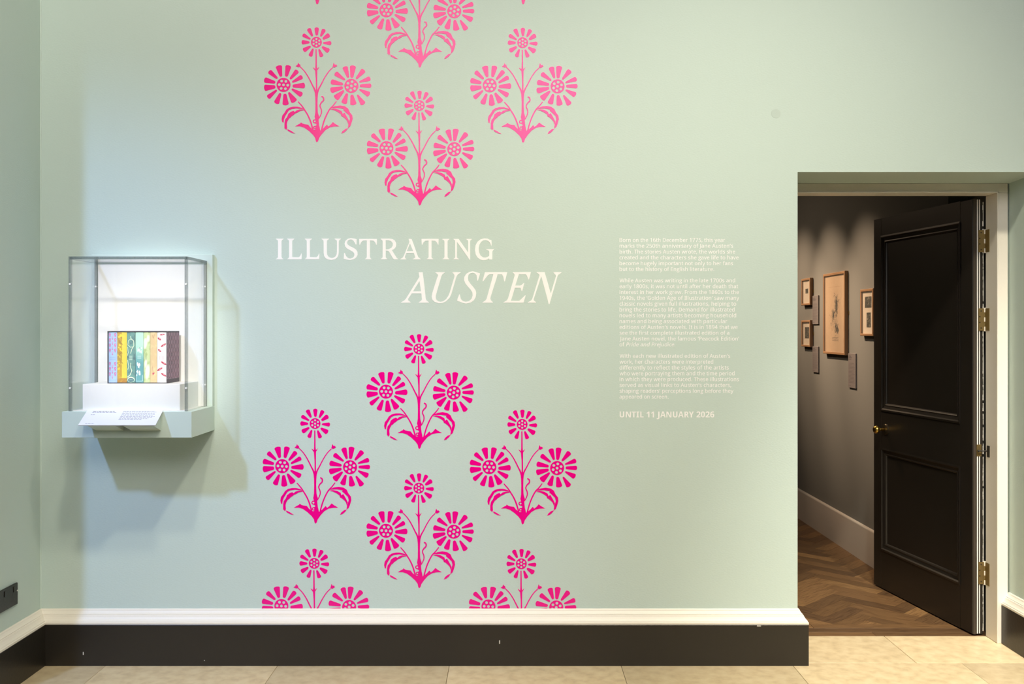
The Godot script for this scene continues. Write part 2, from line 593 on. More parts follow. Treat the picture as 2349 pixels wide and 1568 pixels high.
func hinge_at(d: Node, y: float) -> void:
	var hz := -0.3600
	var s := Solid.new()
	s.box(Vector3(2.1385, y - 0.051, hz + 0.0020), Vector3(2.168, y + 0.051, hz + 0.0048), 0.0006)
	s.box(Vector3(2.1674, y - 0.051, -0.357), Vector3(2.1704, y + 0.051, -0.318), 0.0006)
	var h := put("hinge", s.mesh(), M.old_brass, d)
	h.set_meta("label", "brass butt hinge with a paint-spattered white knuckle")
	for i in 5:
		var y0 := y - 0.054 + i * 0.0216
		var k := Solid.new()
		var r := 0.0075 if i % 2 == 0 else 0.0062
		k.lathe(PackedVector2Array([Vector2(0, 0), Vector2(r * 0.8, 0), Vector2(r, 0.0012), Vector2(r, 0.0200), Vector2(r * 0.8, 0.0212), Vector2(0, 0.0212)]), Vector3(2.1700, y0, hz + 0.001), Vector3.UP, 14)
		put("knuckle", k.mesh(), M.cream if i % 2 == 0 else M.old_brass, h)
	for i in 4:
		var k := Solid.new()
		var x := 2.1440 if i in [1, 2] else 2.1500
		k.lathe(PackedVector2Array([Vector2(0, 0.0), Vector2(0.0032, 0.0), Vector2(0.0026, 0.0006), Vector2(0, 0.0006)]), Vector3(x, y - 0.039 + i * 0.026, hz + 0.0047), Vector3(0, 0, 1), 10)
		put("screw", k.mesh(), M.iron, h)


# ------------------------------------------------------------------ the room beyond

func build_inner_room() -> void:
	structure(put("wall_inner_right", _inner_right(), M.inner))
	structure(boxed("wall_inner_back", Vector3(-1.6, -0.1, -5.4), Vector3(2.3, 3.3, -5.2), M.inner))
	structure(boxed("wall_inner_left", Vector3(-1.6, -0.1, -5.2), Vector3(-1.4, 3.3, -0.36), M.inner))
	structure(boxed("ceiling_001", Vector3(-1.6, 3.2, -5.4), Vector3(2.4, 3.3, -0.36), M.dark_ceiling))
	var bi := root("baseboard_inner_right")
	structure(bi)
	var pr := PackedVector2Array([Vector2(0, 0), Vector2(0.018, 0), Vector2(0.018, 0.207), Vector2(0.016, 0.212), Vector2(0.0, 0.216)])
	var s := Solid.new()
	s.sweep(pr, func(p): return Vector3(2.138 - p.x, p.y, -0.66), func(p): return Vector3(2.138 - p.x, p.y, -5.2))
	put("skirting_board", s.mesh(), M.cream_inner, bi)
	# --- floor: two border boards along the sill, then herringbone
	var fl := boxed("floor_001", Vector3(-1.4, -0.12, -5.2), Vector3(2.3, -0.0145, -0.354), M.joint)
	structure(fl)
	var oak_wide: StandardMaterial3D = M.oak[1].duplicate()
	boxed("parquet_field", Vector3(-1.4, -0.0146, -5.2), Vector3(2.2, -0.0035, -3.45), oak_wide, fl).set_meta("kind", "stuff")
	boxed("parquet_field", Vector3(-1.4, -0.0146, -3.45), Vector3(0.55, -0.0035, -0.36), oak_wide, fl).set_meta("kind", "stuff")
	var strips := [[-0.412, -0.3555, [0.55, 1.05, 1.67, 2.21]], [-0.470, -0.4135, [0.55, 1.33, 2.21]], [-0.529, -0.4715, [0.55, 1.42, 2.21]]]
	var n := 0
	for q in strips:
		for i in q[2].size() - 1:
			var b := Solid.new()
			var w: float = q[2][i + 1] - q[2][i] - 0.0012
			b.box(Vector3(-w / 2, -0.013, q[0] - (q[0] + q[1]) / 2), Vector3(w / 2, 0.0, q[1] - (q[0] + q[1]) / 2), 0.0008)
			put("oak_block", b.mesh(), M.oak[[1, 4, 6, 0, 3, 2, 4][n % 7]], fl, Vector3((q[2][i] + q[2][i + 1]) / 2, -0.0004, (q[0] + q[1]) / 2))
			n += 1
	var region := PackedVector2Array([Vector2(0.55, -0.5300), Vector2(2.125, -0.5300), Vector2(2.125, -3.45), Vector2(0.55, -3.45)])
	var wd := 0.082
	var k := 4
	for i in range(-60, 60):
		for j in range(-12, 12):
			for kind in 2:
				var lo := Vector2(i + k * j, i - k * j) * wd
				var size := Vector2(k, 1) * wd
				if kind == 1:
					lo += Vector2(k, 1 - k) * wd
					size = Vector2(1, k) * wd
				var c := (lo + size * 0.5).rotated(PI / 4) + Vector2(1.30, -0.53)
				if c.x < 0.2 or c.x > 2.4 or c.y > -0.2 or c.y < -3.8:
					continue
				var ang := PI / 4 + (PI / 2 if kind == 1 else 0.0)
				var hl := wd * k / 2 - 0.0004
				var hw := wd / 2 - 0.0004
				var local := PackedVector2Array([Vector2(-hl, -hw), Vector2(hl, -hw), Vector2(hl, hw), Vector2(-hl, hw)])
				var clip := PackedVector2Array()
				for p in region:
					clip.append((p - c).rotated(-ang))
				for poly in Geometry2D.intersect_polygons(local, clip):
					if poly.size() < 3:
						continue
					var b := Solid.new()
					b.extrude(poly, 0.0, 0.0125)
					var o := put("oak_block", b.mesh(), M.oak[rng.randi() % 7], fl)
					# polygon (x, y) becomes (x, z) of the floor, its thickness goes down
					o.transform = Transform3D(Basis(Vector3(cos(ang), 0, sin(ang)), Vector3(-sin(ang), 0, cos(ang)), Vector3(0, -1, 0)), Vector3(c.x, -0.0006 + rng.randf_range(-0.0003, 0.0003), c.y))


func _inner_right() -> ArrayMesh:
	var s := Solid.new()
	var plan := PackedVector2Array([Vector2(2.4, -0.36), Vector2(2.215, -0.36), Vector2(2.215, -0.62), Vector2(2.138, -0.66), Vector2(2.138, -5.2), Vector2(2.4, -5.2)])
	s.sweep(plan, func(p): return Vector3(p.x, -0.1, p.y), func(p): return Vector3(p.x, 3.25, p.y))
	return s.mesh()


# ------------------------------------------------------------------ vinyl sprigs on the wall

const SP := 1.0 / 5.2276 * DIST / FOCAL       # metres per drawing unit
const VINYL := 0.0009


func dr(x: float, y: float) -> Vector2:       # drawing units (y down, tip of the sprig at 742, 1520)
	return Vector2((x - 742.0) * SP, (1520.0 - y) * SP)


func soften(poly: PackedVector2Array, r: float, times := 1) -> PackedVector2Array:
	var out := poly
	for k in times:
		var src := out
		out = PackedVector2Array()
		var n := src.size()
		for i in n:
			var p := src[i]
			var a := src[(i + n - 1) % n] - p
			var b := src[(i + 1) % n] - p
			var la := a.length()
			var lb := b.length()
			out.append(p + a * (minf(r, 0.3 * la) / maxf(la, 1e-9)))
			out.append(p + b * (minf(r, 0.3 * lb) / maxf(lb, 1e-9)))
	return out


func outline(xy: Array, f: Callable) -> PackedVector2Array:
	var p := PackedVector2Array()
	for i in range(0, xy.size(), 2):
		p.append(f.call(float(xy[i]), float(xy[i + 1])))
	return p


# a brush stroke: x, y, width triples
func stroke(xyw: Array, f: Callable, unit: float) -> PackedVector2Array:
	var pts := PackedVector2Array()
	var wid := PackedFloat32Array()
	# a smooth path through the points
	var n := xyw.size() / 3
	for i in n - 1:
		var p0 := Vector2(xyw[3 * maxi(i - 1, 0)], xyw[3 * maxi(i - 1, 0) + 1])
		var p1 := Vector2(xyw[3 * i], xyw[3 * i + 1])
		var p2 := Vector2(xyw[3 * i + 3], xyw[3 * i + 4])
		var p3 := Vector2(xyw[3 * mini(i + 2, n - 1)], xyw[3 * mini(i + 2, n - 1) + 1])
		for k in 5:
			pts.append(p1.cubic_interpolate(p2, p0, p3, k / 5.0))
			wid.append(lerpf(xyw[3 * i + 2], xyw[3 * i + 5], k / 5.0) + 2.5)
	pts.append(Vector2(xyw[3 * n - 3], xyw[3 * n - 2]))
	wid.append(xyw[3 * n - 1])
	var left := PackedVector2Array()
	var right := PackedVector2Array()
	for i in pts.size():
		var d := (pts[mini(i + 1, pts.size() - 1)] - pts[maxi(i - 1, 0)]).normalized()
		var q := Vector2(-d.y, d.x) * wid[i] * 0.5
		left.append(f.call(pts[i].x + q.x, pts[i].y + q.y))
		right.append(f.call(pts[i].x - q.x, pts[i].y - q.y))
	right.reverse()
	left.append_array(right)
	return left


func ring(cx: float, cy: float, r: float, w: float, f: Callable) -> Array:
	var out := []
	for h in 2:
		var p := PackedVector2Array()
		for i in 13:
			var a := PI * i / 12 + PI * h
			p.append(f.call(cx + cos(a) * r, cy + sin(a) * r))
		for i in range(12, -1, -1):
			var a := PI * i / 12 + PI * h
			p.append(f.call(cx + cos(a) * (r - w), cy + sin(a) * (r - w)))
		out.append(p)
	return out


func join(polys: Array) -> Array:
	var done: Array = []
	for p in polys:
		var cur: PackedVector2Array = p
		if Geometry2D.is_polygon_clockwise(cur):
			cur.reverse()
		var merged := true
		while merged:
			merged = false
			for i in done.size():
				var m := Geometry2D.merge_polygons(done[i], cur)
				if m.size() == 1:
					cur = m[0]
					done.remove_at(i)
					merged = true
					break
		done.append(cur)
	return done


func decal(polys: Array, floor_y: float, thick := VINYL, step := 0.0) -> ArrayMesh:
	var s := Solid.new()
	for n in polys.size():
		var p: PackedVector2Array = polys[n]
		var kept: Array = [p]
		if floor_y > -9.0:
			kept = Geometry2D.intersect_polygons(p, PackedVector2Array([Vector2(-2, floor_y), Vector2(2, floor_y), Vector2(2, 3), Vector2(-2, 3)]))
		for q in kept:
			if q.size() > 2:
				s.extrude(q, 0.0, thick + n * step)
	return s.mesh() if s.v.size() else null


func disc_with_dots(cx: float, cy: float, r: float, dot: float, reach: float, turn: float, f: Callable) -> Array:
	var out := []
	for i in 6:
		var a0 := turn + TAU * i / 6
		var a1 := turn + TAU * (i + 1) / 6
		var p := PackedVector2Array()
		var at := func(a: float, rad: float) -> Vector2: return f.call(cx + cos(a) * rad, cy + sin(a) * rad)
		for k in 5:
			p.append(at.call(lerpf(a0, a1, k / 4.0), dot))
		# round the half dot on the second ray going out, along the rim, back round the half dot on the first ray
		var c1 := Vector2(cx, cy) + Vector2.from_angle(a1) * reach
		for k in 9:
			var q := c1 + Vector2.from_angle(a1 + PI + PI * k / 8.0) * dot
			p.append(f.call(q.x, q.y))
		for k in 9:
			p.append(at.call(lerpf(a1, a0, k / 8.0), r))
		var c0 := Vector2(cx, cy) + Vector2.from_angle(a0) * reach
		for k in 9:
			var q := c0 + Vector2.from_angle(a0 + PI * k / 8.0) * dot
			p.append(f.call(q.x, q.y))
		out.append(p)
	return out


func petal(q: Array, f: Callable) -> PackedVector2Array:
	var a := Vector2(q[0], q[1])
	var b := Vector2(q[2], q[3])
	var d := (b - a).normalized()
	var s := Vector2(-d.y, d.x)
	var wi: float = q[4] + 7.0
	var wo: float = q[5] + 9.0
	var p := PackedVector2Array([a + s * wi / 2, b + s * wo / 2 - d * 5, b + d * 4 + s * wo * 0.1, b + d * 4 - s * wo * 0.1, b - s * wo / 2 - d * 5, a - s * wi / 2])
	p = soften(soften(p, 9), 4)
	var out := PackedVector2Array()
	for v in p:
		out.append(f.call(v.x, v.y))
	return out


func sprig(at: Vector3, label: String, floor_y := -99.0) -> Node3D:
	var r := root("flower_decal", Vector3(at.x, at.y, 0.0))
	tag(r, label, "wall decal", "pink flower sprig decals on the wall")
	var heads := [
		[736, 322, 65, 13, 39, -PI / 2, [[740, 243, 739, 148, 20, 48], [786, 254, 830, 168, 14, 44], [812, 285, 890, 232, 20, 50], [816, 330, 912, 334, 12, 44], [802, 376, 885, 430, 16, 56], [766, 403, 800, 494, 12, 44], [697, 398, 662, 490, 12, 44], [667, 370, 582, 422, 16, 50], [655, 324, 562, 322, 16, 50], [666, 287, 575, 232, 12, 40], [689, 252, 643, 160, 16, 46]]],
		[342, 833, 84, 17, 51, -0.98, [[374, 735, 402, 602, 26, 64], [420, 765, 508, 662, 18, 50], [445, 802, 565, 735, 14, 48], [450, 848, 596, 840, 26, 62], [440, 882, 562, 955, 14, 56], [403, 922, 475, 1035, 16, 72], [358, 940, 368, 1074, 28, 70], [306, 932, 255, 1055, 20, 60], [262, 895, 155, 985, 14, 50], [245, 856, 112, 870, 30, 70], [244, 805, 113, 772, 24, 60], [270, 758, 170, 670, 18, 50], [313, 736, 283, 604, 22, 72]]],
		[1155, 845, 84, 17, 51, -1.42, [[1160, 748, 1175, 604, 26, 66], [1212, 762, 1305, 655, 16, 56], [1248, 800, 1380, 755, 10, 50], [1257, 843, 1392, 843, 24, 46], [1250, 887, 1370, 950, 10, 60], [1225, 950, 1300, 1065, 12, 60], [1160, 950, 1182, 1072, 24, 72], [1105, 935, 1065, 1055, 20, 64], [1067, 900, 965, 995, 14, 72], [1055, 865, 908, 900, 24, 64], [1055, 825, 912, 795, 22, 58], [1080, 775, 963, 692, 14, 52], [1118, 748, 1078, 615, 18, 60]]],
	]
	for h in heads:
		var m := decal(disc_with_dots(h[0], h[1], h[2], h[3], h[4], h[5], dr), floor_y)
		if m == null:
			continue
		var b := put("blossom", m, M.vinyl, r)
		for q in h[6]:
			var pm := decal([petal(q, dr)], floor_y)
			if pm:
				put("petal", pm, M.vinyl, b)
	# pieces that overlap lie on one another
	var add := func(called: String, polys: Array) -> void:
		var m := decal(polys, floor_y, {"stem": 0.0009, "bud": 0.0015, "tendril": 0.0017}.get(called, 0.0013), 0.0001)
		if m:
			put(called, m, M.vinyl, r)
	var parts := [
		stroke([732, 405, 11, 733, 500, 13, 733, 600, 15, 734, 660, 24, 737, 760, 15, 738, 880, 14, 737, 940, 34, 737, 985, 26, 737, 1060, 22, 738, 1160, 28, 741, 1212, 52, 743, 1250, 36, 750, 1285, 26, 752, 1320, 30, 752, 1400, 70], dr, SP),
		outline([690, 622, 700, 626, 722, 642, 735, 660, 734, 690, 722, 665], dr),
		outline([770, 616, 762, 636, 748, 658, 736, 690, 735, 655, 748, 638], dr),
		outline([700, 1372, 735, 1372, 765, 1388, 800, 1372, 806, 1365, 835, 1340, 862, 1309, 880, 1332, 905, 1312, 934, 1279, 962, 1300, 1013, 1330, 950, 1332, 895, 1343, 845, 1375, 800, 1425, 768, 1470, 756, 1508, 742, 1522, 729, 1508, 722, 1470, 695, 1432, 645, 1385, 592, 1347, 540, 1330, 480, 1331, 520, 1306, 545, 1294, 551, 1282, 572, 1297, 600, 1305, 638, 1310, 662, 1342], dr),
		stroke([734, 960, 16, 715, 890, 16, 690, 840, 13, 645, 750, 11, 595, 672, 9, 540, 615, 8], dr, SP),
		stroke([740, 960, 16, 760, 890, 15, 792, 830, 12, 838, 742, 10, 885, 672, 9, 932, 625, 8], dr, SP),
		stroke([698, 1385, 15, 672, 1290, 15, 640, 1210, 14, 598, 1138, 13, 562, 1085, 12, 516, 1033, 9], dr, SP),
		stroke([795, 1385, 15, 820, 1290, 14, 850, 1210, 14, 893, 1128, 13, 935, 1083, 12, 976, 1030, 9], dr, SP),
		stroke([722, 1292, 9, 744, 1300, 12, 744, 1322, 12, 722, 1330, 9], dr, SP),
	]
	add.call("stem", join(parts) + ring(716, 1270, 24, 12, dr) + ring(718, 1344, 20, 11, dr))
	add.call("bud", [outline([487, 608, 510, 594, 519, 567, 530, 586, 541, 588, 547, 614, 522, 622], dr)])
	add.call("bud", [outline([944, 567, 958, 592, 972, 588, 986, 606, 955, 626, 930, 618, 937, 590], dr)])
	add.call("tendril", [stroke([764, 1240, 7, 794, 1178, 10, 796, 1130, 10, 779, 1085, 11, 794, 1048, 12, 822, 1018, 13, 820, 985, 13, 797, 970, 11], dr, SP)])
	add.call("curled_leaf", [
		soften(outline([590, 1126, 560, 1108, 510, 1094, 460, 1094, 410, 1106, 376, 1130, 352, 1170, 327, 1202, 319, 1245, 327, 1280, 342, 1288, 346, 1250, 362, 1208, 388, 1168, 404, 1140, 440, 1122, 500, 1114, 555, 1122], dr), 3 * SP),
		outline([596, 1130, 540, 1128, 500, 1138, 478, 1158, 462, 1144, 430, 1156, 400, 1180, 384, 1222, 362, 1248, 354, 1290, 353, 1350, 376, 1372, 386, 1350, 382, 1300, 390, 1268, 408, 1236, 427, 1224, 440, 1208, 465, 1192, 482, 1176, 505, 1168, 540, 1146, 584, 1138], dr),
		outline([389, 1362, 432, 1384, 482, 1416, 442, 1409, 394, 1384], dr)])
	add.call("curled_leaf", [
		outline([900, 1116, 958, 1089, 1020, 1080, 1078, 1090, 1116, 1116, 1136, 1160, 1166, 1198, 1171, 1240, 1157, 1290, 1141, 1332, 1113, 1352, 1121, 1300, 1139, 1240, 1130, 1200, 1085, 1158, 1060, 1136, 1066, 1122, 1000, 1110, 950, 1112], dr),
		outline([900, 1126, 950, 1119, 1000, 1128, 1042, 1152, 1052, 1182, 1073, 1166, 1096, 1204, 1116, 1240, 1128, 1268, 1119, 1304, 1104, 1262, 1084, 1240, 1054, 1214, 1036, 1208, 1030, 1184, 998, 1160, 950, 1136], dr),
		outline([1116, 1352, 1084, 1360, 1050, 1388, 1034, 1416, 1066, 1406, 1096, 1380], dr)])
	return r


func build_decals() -> void:
	var spots := [
		[963.0, 471.0, "pink flower sprig decal close above the first line of the white title"],
		[963.0, 155.0, "pale pink flower sprig decal with its top flower cut off by the frame edge"],
		[727.0, 326.0, "pink flower sprig decal high up, flanking the upper group towards the display case"],
		[1200.0, 327.0, "pink flower sprig decal high up, flanking the upper group towards the doorway"],
		[727.5, 10.0, "flower sprig decal above the display-case-side upper sprig, only its pink tip showing"],
		[1200.0, 10.0, "flower sprig decal above the doorway-side upper sprig, only its pink tip showing"],
		[962.0, 1029.0, "deep magenta flower sprig decal directly below the white title"],
		[724.0, 1200.0, "magenta flower sprig decal in the lower group, nearest the display case"],
		[1199.0, 1202.0, "magenta flower sprig decal in the lower group, nearest the doorway"],
		[962.0, 1348.0, "deep magenta flower sprig decal standing whole just above the skirting"],
	]
	var whole: Node3D = null
	for s in spots:
		if whole == null:
			whole = sprig(wall_at(s[0], s[1]), s[2])
		else:
			var c := whole.duplicate() as Node3D
			c.name = free_name("flower_decal", self)
			add_child(c, true)
			var p := wall_at(s[0], s[1])
			c.position = Vector3(p.x, p.y, 0.0)
			c.set_meta("label", s[2])
	for s in [[722.0, 1520.5, "magenta flower sprig decal cut off by the skirting, on the display case side"], [1197.0, 1521.5, "magenta flower sprig decal cut off by the skirting, on the doorway side"]]:
		var p := wall_at(s[0], s[1])
		sprig(p, s[2], 0.2298 - p.y)


# ------------------------------------------------------------------ the title

func glyph(outer: Array, f: Callable, hole: Array = [], r := 3.0) -> Array:
	var unit := (f.call(1.0, 0.0) - f.call(0.0, 0.0)) as Vector2
	var o := soften(outline(outer, f), r * unit.x, 2)
	if hole.is_empty():
		return [o]
	var h := soften(outline(hole, f), r * unit.x, 2)
	var c := Vector2.ZERO
	for p in h:
		c += p / h.size()
	var out := []
	for side in [-1.0, 1.0]:
		var half := PackedVector2Array([Vector2(c.x, -5), Vector2(c.x + side * 5, -5), Vector2(c.x + side * 5, 5), Vector2(c.x, 5)])
		for p in Geometry2D.intersect_polygons(o, half):
			out.append_array(Geometry2D.clip_polygons(p, h))
	return out


func build_title() -> void:
	var origin := wall_at(960, 620)
	var r := root("exhibition_title", Vector3(origin.x, origin.y, 0.0))
	tag(r, "large white serif title in two lines of capitals on the green wall", "lettering")
	var k := DIST / FOCAL
	var f5 := func(x: float, y: float) -> Vector2: return Vector2((620 + x / 6.909 - 960) * k, (620 - (530 + y / 6.909)) * k)
	var f5b := func(x: float, y: float) -> Vector2: return Vector2((620 + (x + 280) / 6.909 - 960) * k, (620 - (530 + y / 6.909)) * k)
	var f6 := func(x: float, y: float) -> Vector2: return Vector2((920 + x / 10.213 - 960) * k, (620 - (530 + y / 10.213)) * k)
	var f7 := func(x: float, y: float) -> Vector2: return Vector2((910 + x / 11.745 - 960) * k, (620 - (610 + y / 11.745)) * k)
	var f8 := func(x: float, y: float) -> Vector2: return Vector2((1090 + x / 11.186 - 960) * k, (620 - (610 + y / 11.186)) * k)
	var l_shape := [266, 118, 382, 118, 378, 127, 354, 143, 348, 162, 348, 402, 354, 411, 452, 413, 474, 395, 492, 352, 498, 352, 496, 447, 266, 447, 270, 438, 292, 424, 298, 405, 298, 162, 292, 143, 270, 127]
	var first := [
		glyph([88, 118, 212, 118, 208, 127, 185, 143, 179, 162, 179, 405, 185, 424, 208, 438, 212, 447, 88, 447, 92, 438, 117, 424, 123, 405, 123, 162, 117, 143, 92, 127], f5),
		glyph(l_shape, f5), glyph(l_shape, f5b),
		glyph([810, 118, 932, 118, 928, 127, 904, 143, 898, 162, 898, 330, 902, 370, 918, 400, 945, 419, 978, 426, 1012, 417, 1038, 395, 1052, 362, 1056, 325, 1056, 162, 1050, 143, 1022, 127, 1018, 118, 1122, 118, 1118, 127, 1093, 143, 1087, 162, 1086, 330, 1080, 380, 1060, 420, 1022, 448, 968, 457, 915, 449, 878, 428, 855, 395, 846, 345, 845, 162, 839, 143, 814, 127], f5),
		glyph([1370, 126, 1366, 212, 1354, 214, 1340, 182, 1318, 150, 1285, 133, 1252, 136, 1226, 155, 1217, 185, 1228, 212, 1262, 236, 1312, 260, 1358, 288, 1383, 328, 1384, 375, 1362, 418, 1320, 447, 1265, 458, 1212, 451, 1164, 438, 1170, 345, 1182, 345, 1200, 392, 1230, 423, 1268, 433, 1308, 422, 1331, 394, 1333, 358, 1312, 328, 1265, 302, 1218, 278, 1188, 244, 1177, 198, 1190, 155, 1226, 122, 1275, 110, 1322, 116], f5),
		glyph([1408, 122, 1690, 122, 1688, 216, 1678, 216, 1662, 175, 1636, 151, 1580, 148, 1580, 405, 1586, 424, 1602, 438, 1605, 447, 1499, 447, 1503, 438, 1524, 424, 1530, 405, 1530, 148, 1468, 151, 1441, 175, 1424, 216, 1413, 216], f5),
		glyph([1748, 118, 1880, 118, 1935, 124, 1975, 148, 1996, 195, 1992, 243, 1966, 280, 1928, 302, 1980, 385, 2004, 424, 2028, 438, 2031, 447, 1962, 447, 1945, 430, 1882, 322, 1866, 311, 1829, 309, 1829, 405, 1835, 424, 1855, 438, 1858, 447, 1748, 447, 1752, 438, 1775, 424, 1781, 405, 1781, 162, 1775, 143, 1752, 127], f5, [1829, 146, 1872, 146, 1915, 157, 1941, 188, 1942, 228, 1920, 264, 1880, 285, 1829, 287]),
		glyph([175, 180, 246, 180, 288, 288, 385, 560, 405, 610, 455, 645, 468, 662, 272, 662, 285, 645, 328, 622, 330, 600, 300, 512, 124, 512, 92, 590, 94, 628, 122, 645, 126, 662, -22, 662, -10, 645, 35, 622, 66, 575, 196, 250], f6, [209, 285, 283, 467, 134, 467]),
		glyph([478, 180, 882, 180, 876, 320, 862, 320, 838, 265, 800, 226, 714, 222, 714, 600, 722, 628, 752, 645, 758, 662, 596, 662, 602, 645, 636, 628, 645, 600, 645, 222, 566, 226, 524, 265, 500, 320, 486, 320], f6),
		glyph([962, 180, 1134, 180, 1128, 194, 1098, 216, 1090, 245, 1090, 600, 1098, 628, 1126, 645, 1132, 662, 972, 662, 978, 645, 1007, 628, 1016, 600, 1016, 245, 1008, 216, 968, 194], f6),
		glyph([1226, 180, 1348, 180, 1572, 498, 1574, 250, 1568, 218, 1534, 194, 1528, 180, 1658, 180, 1652, 194, 1624, 218, 1616, 250, 1620, 675, 1604, 668, 1309, 250, 1309, 600, 1318, 628, 1350, 645, 1356, 662, 1222, 662, 1228, 645, 1260, 628, 1268, 600, 1268, 250, 1262, 216, 1232, 194], f6),
		glyph([2122, 348, 2106, 325, 2078, 268, 2040, 228, 1985, 209, 1925, 216, 1875, 250, 1836, 315, 1818, 400, 1828, 495, 1864, 570, 1922, 614, 1984, 618, 2040, 596, 2066, 575, 2066, 480, 2056, 456, 1998, 434, 1994, 420, 2178, 420, 2172, 434, 2146, 458, 2138, 485, 2138, 662, 2066, 662, 2062, 632, 2030, 658, 1985, 674, 1918, 679, 1850, 662, 1788, 612, 1748, 540, 1730, 440, 1745, 330, 1792, 245, 1862, 190, 1945, 168, 2030, 175, 2080, 202, 2118, 205], f6),
	]
	var second := [
		glyph([590, 163, 700, 163, 722, 330, 745, 520, 785, 890, 812, 930, 862, 965, 868, 989, 586, 989, 600, 968, 655, 935, 680, 895, 664, 738, 404, 738, 306, 885, 310, 922, 362, 962, 380, 989, 108, 989, 125, 968, 200, 926, 246, 882, 612, 288], f7, [613, 402, 656, 680, 440, 680]),
		glyph([1038, 163, 1302, 163, 1292, 180, 1232, 222, 1205, 268, 1120, 560, 1056, 790, 1052, 850, 1072, 908, 1118, 946, 1182, 960, 1262, 944, 1332, 890, 1392, 800, 1432, 700, 1552, 290, 1556, 250, 1540, 215, 1502, 180, 1498, 163, 1728, 163, 1718, 182, 1652, 222, 1622, 260, 1602, 310, 1470, 760, 1420, 860, 1332, 948, 1230, 995, 1130, 1002, 1022, 967, 960, 903, 940, 820, 960, 720, 1080, 340, 1116, 245, 1092, 212, 1045, 182], f7),
		glyph([2248, 200, 2188, 392, 2170, 392, 2155, 250, 2112, 203, 2052, 180, 1982, 194, 1934, 238, 1920, 318, 1932, 392, 1982, 470, 2062, 560, 2122, 640, 2145, 722, 2130, 830, 2080, 920, 1992, 985, 1870, 1010, 1770, 992, 1700, 957, 1628, 938, 1640, 868, 1686, 760, 1700, 760, 1730, 888, 1782, 940, 1862, 960, 1950, 940, 2018, 880, 2044, 790, 2038, 710, 1990, 632, 1910, 545, 1845, 460, 1812, 370, 1822, 290, 1872, 210, 1960, 156, 2050, 140, 2132, 158, 2192, 180], f7),
		glyph([250, 154, 826, 154, 764, 392, 746, 392, 718, 270, 690, 217, 576, 213, 555, 290, 400, 780, 390, 838, 412, 885, 452, 920, 458, 942, 182, 942, 195, 922, 262, 884, 292, 838, 466, 213, 372, 213, 322, 242, 208, 388, 188, 388], f8),
		glyph([962, 154, 1432, 154, 1382, 340, 1364, 344, 1330, 250, 1296, 212, 1122, 207, 1030, 500, 1150, 500, 1192, 480, 1250, 430, 1262, 430, 1208, 640, 1190, 640, 1166, 560, 1020, 558, 918, 892, 1130, 892, 1282, 750, 1296, 752, 1240, 942, 718, 942, 738, 920, 812, 880, 842, 828, 1016, 230, 1002, 202, 962, 172], f8),
		glyph([1578, 154, 1782, 154, 1860, 420, 1940, 700, 2072, 260, 2066, 230, 2012, 176, 2008, 154, 2218, 154, 2206, 176, 2132, 224, 2110, 270, 1906, 978, 1886, 974, 1800, 640, 1696, 262, 1500, 850, 1512, 888, 1562, 922, 1566, 942, 1346, 942, 1362, 920, 1438, 880, 1466, 838, 1652, 230, 1632, 202, 1580, 174], f8),
	]
	var i := 0
	for line in [first, second]:
		var t := root("title_line", Vector3.ZERO, r)
		for g in line:
			put("letter", decal(g, -99.0, 0.0010), M.title, t)
		i += 1


# ------------------------------------------------------------------ the wall text

func text_line(s: String, font: Font, x0: float, x1: float, base: float, cap: float, origin: Vector3, italic_from := "") -> ArrayMesh:
	var measure := TextMesh.new()
	var make := func(what: String) -> TextMesh:
		var t := TextMesh.new()
		t.font = font
		t.text = what
		t.font_size = 64
		t.pixel_size = 0.01
		t.depth = 0.01
		t.curve_step = 1.2
		t.horizontal_alignment = HORIZONTAL_ALIGNMENT_LEFT
		t.vertical_alignment = VERTICAL_ALIGNMENT_BOTTOM
		return t
	measure = make.call("H")
	var h := measure.get_aabb()
	var t: TextMesh = make.call(s)
	var box := t.get_aabb()
	var k := DIST / FOCAL
	var sx := (x1 - x0) * k / box.size.x
	var sy := cap * k / h.size.y
	var split := 1e9
	if italic_from:
		split = (make.call(s.substr(0, s.find(italic_from))) as TextMesh).get_aabb().end.x + 0.06
	var arr := t.get_mesh_arrays()
	var v: PackedVector3Array = arr[Mesh.ARRAY_VERTEX]
	var at := wall_at(x0, base) - origin
	for i in v.size():
		var p := v[i]
		var y := (p.y - h.position.y) * sy
		var x := (p.x - box.position.x) * sx
		if p.x > split:
			x += y * 0.2
		v[i] = Vector3(at.x + x, at.y + y, 0.0007 if p.z > 0.0 else 0.0)
	var m := ArrayMesh.new()
	var clean := []
	clean.resize(Mesh.ARRAY_MAX)
	clean[Mesh.ARRAY_VERTEX] = v
	clean[Mesh.ARRAY_NORMAL] = arr[Mesh.ARRAY_NORMAL]
	clean[Mesh.ARRAY_INDEX] = arr[Mesh.ARRAY_INDEX]
	m.add_surface_from_arrays(Mesh.PRIMITIVE_TRIANGLES, clean)
	return m


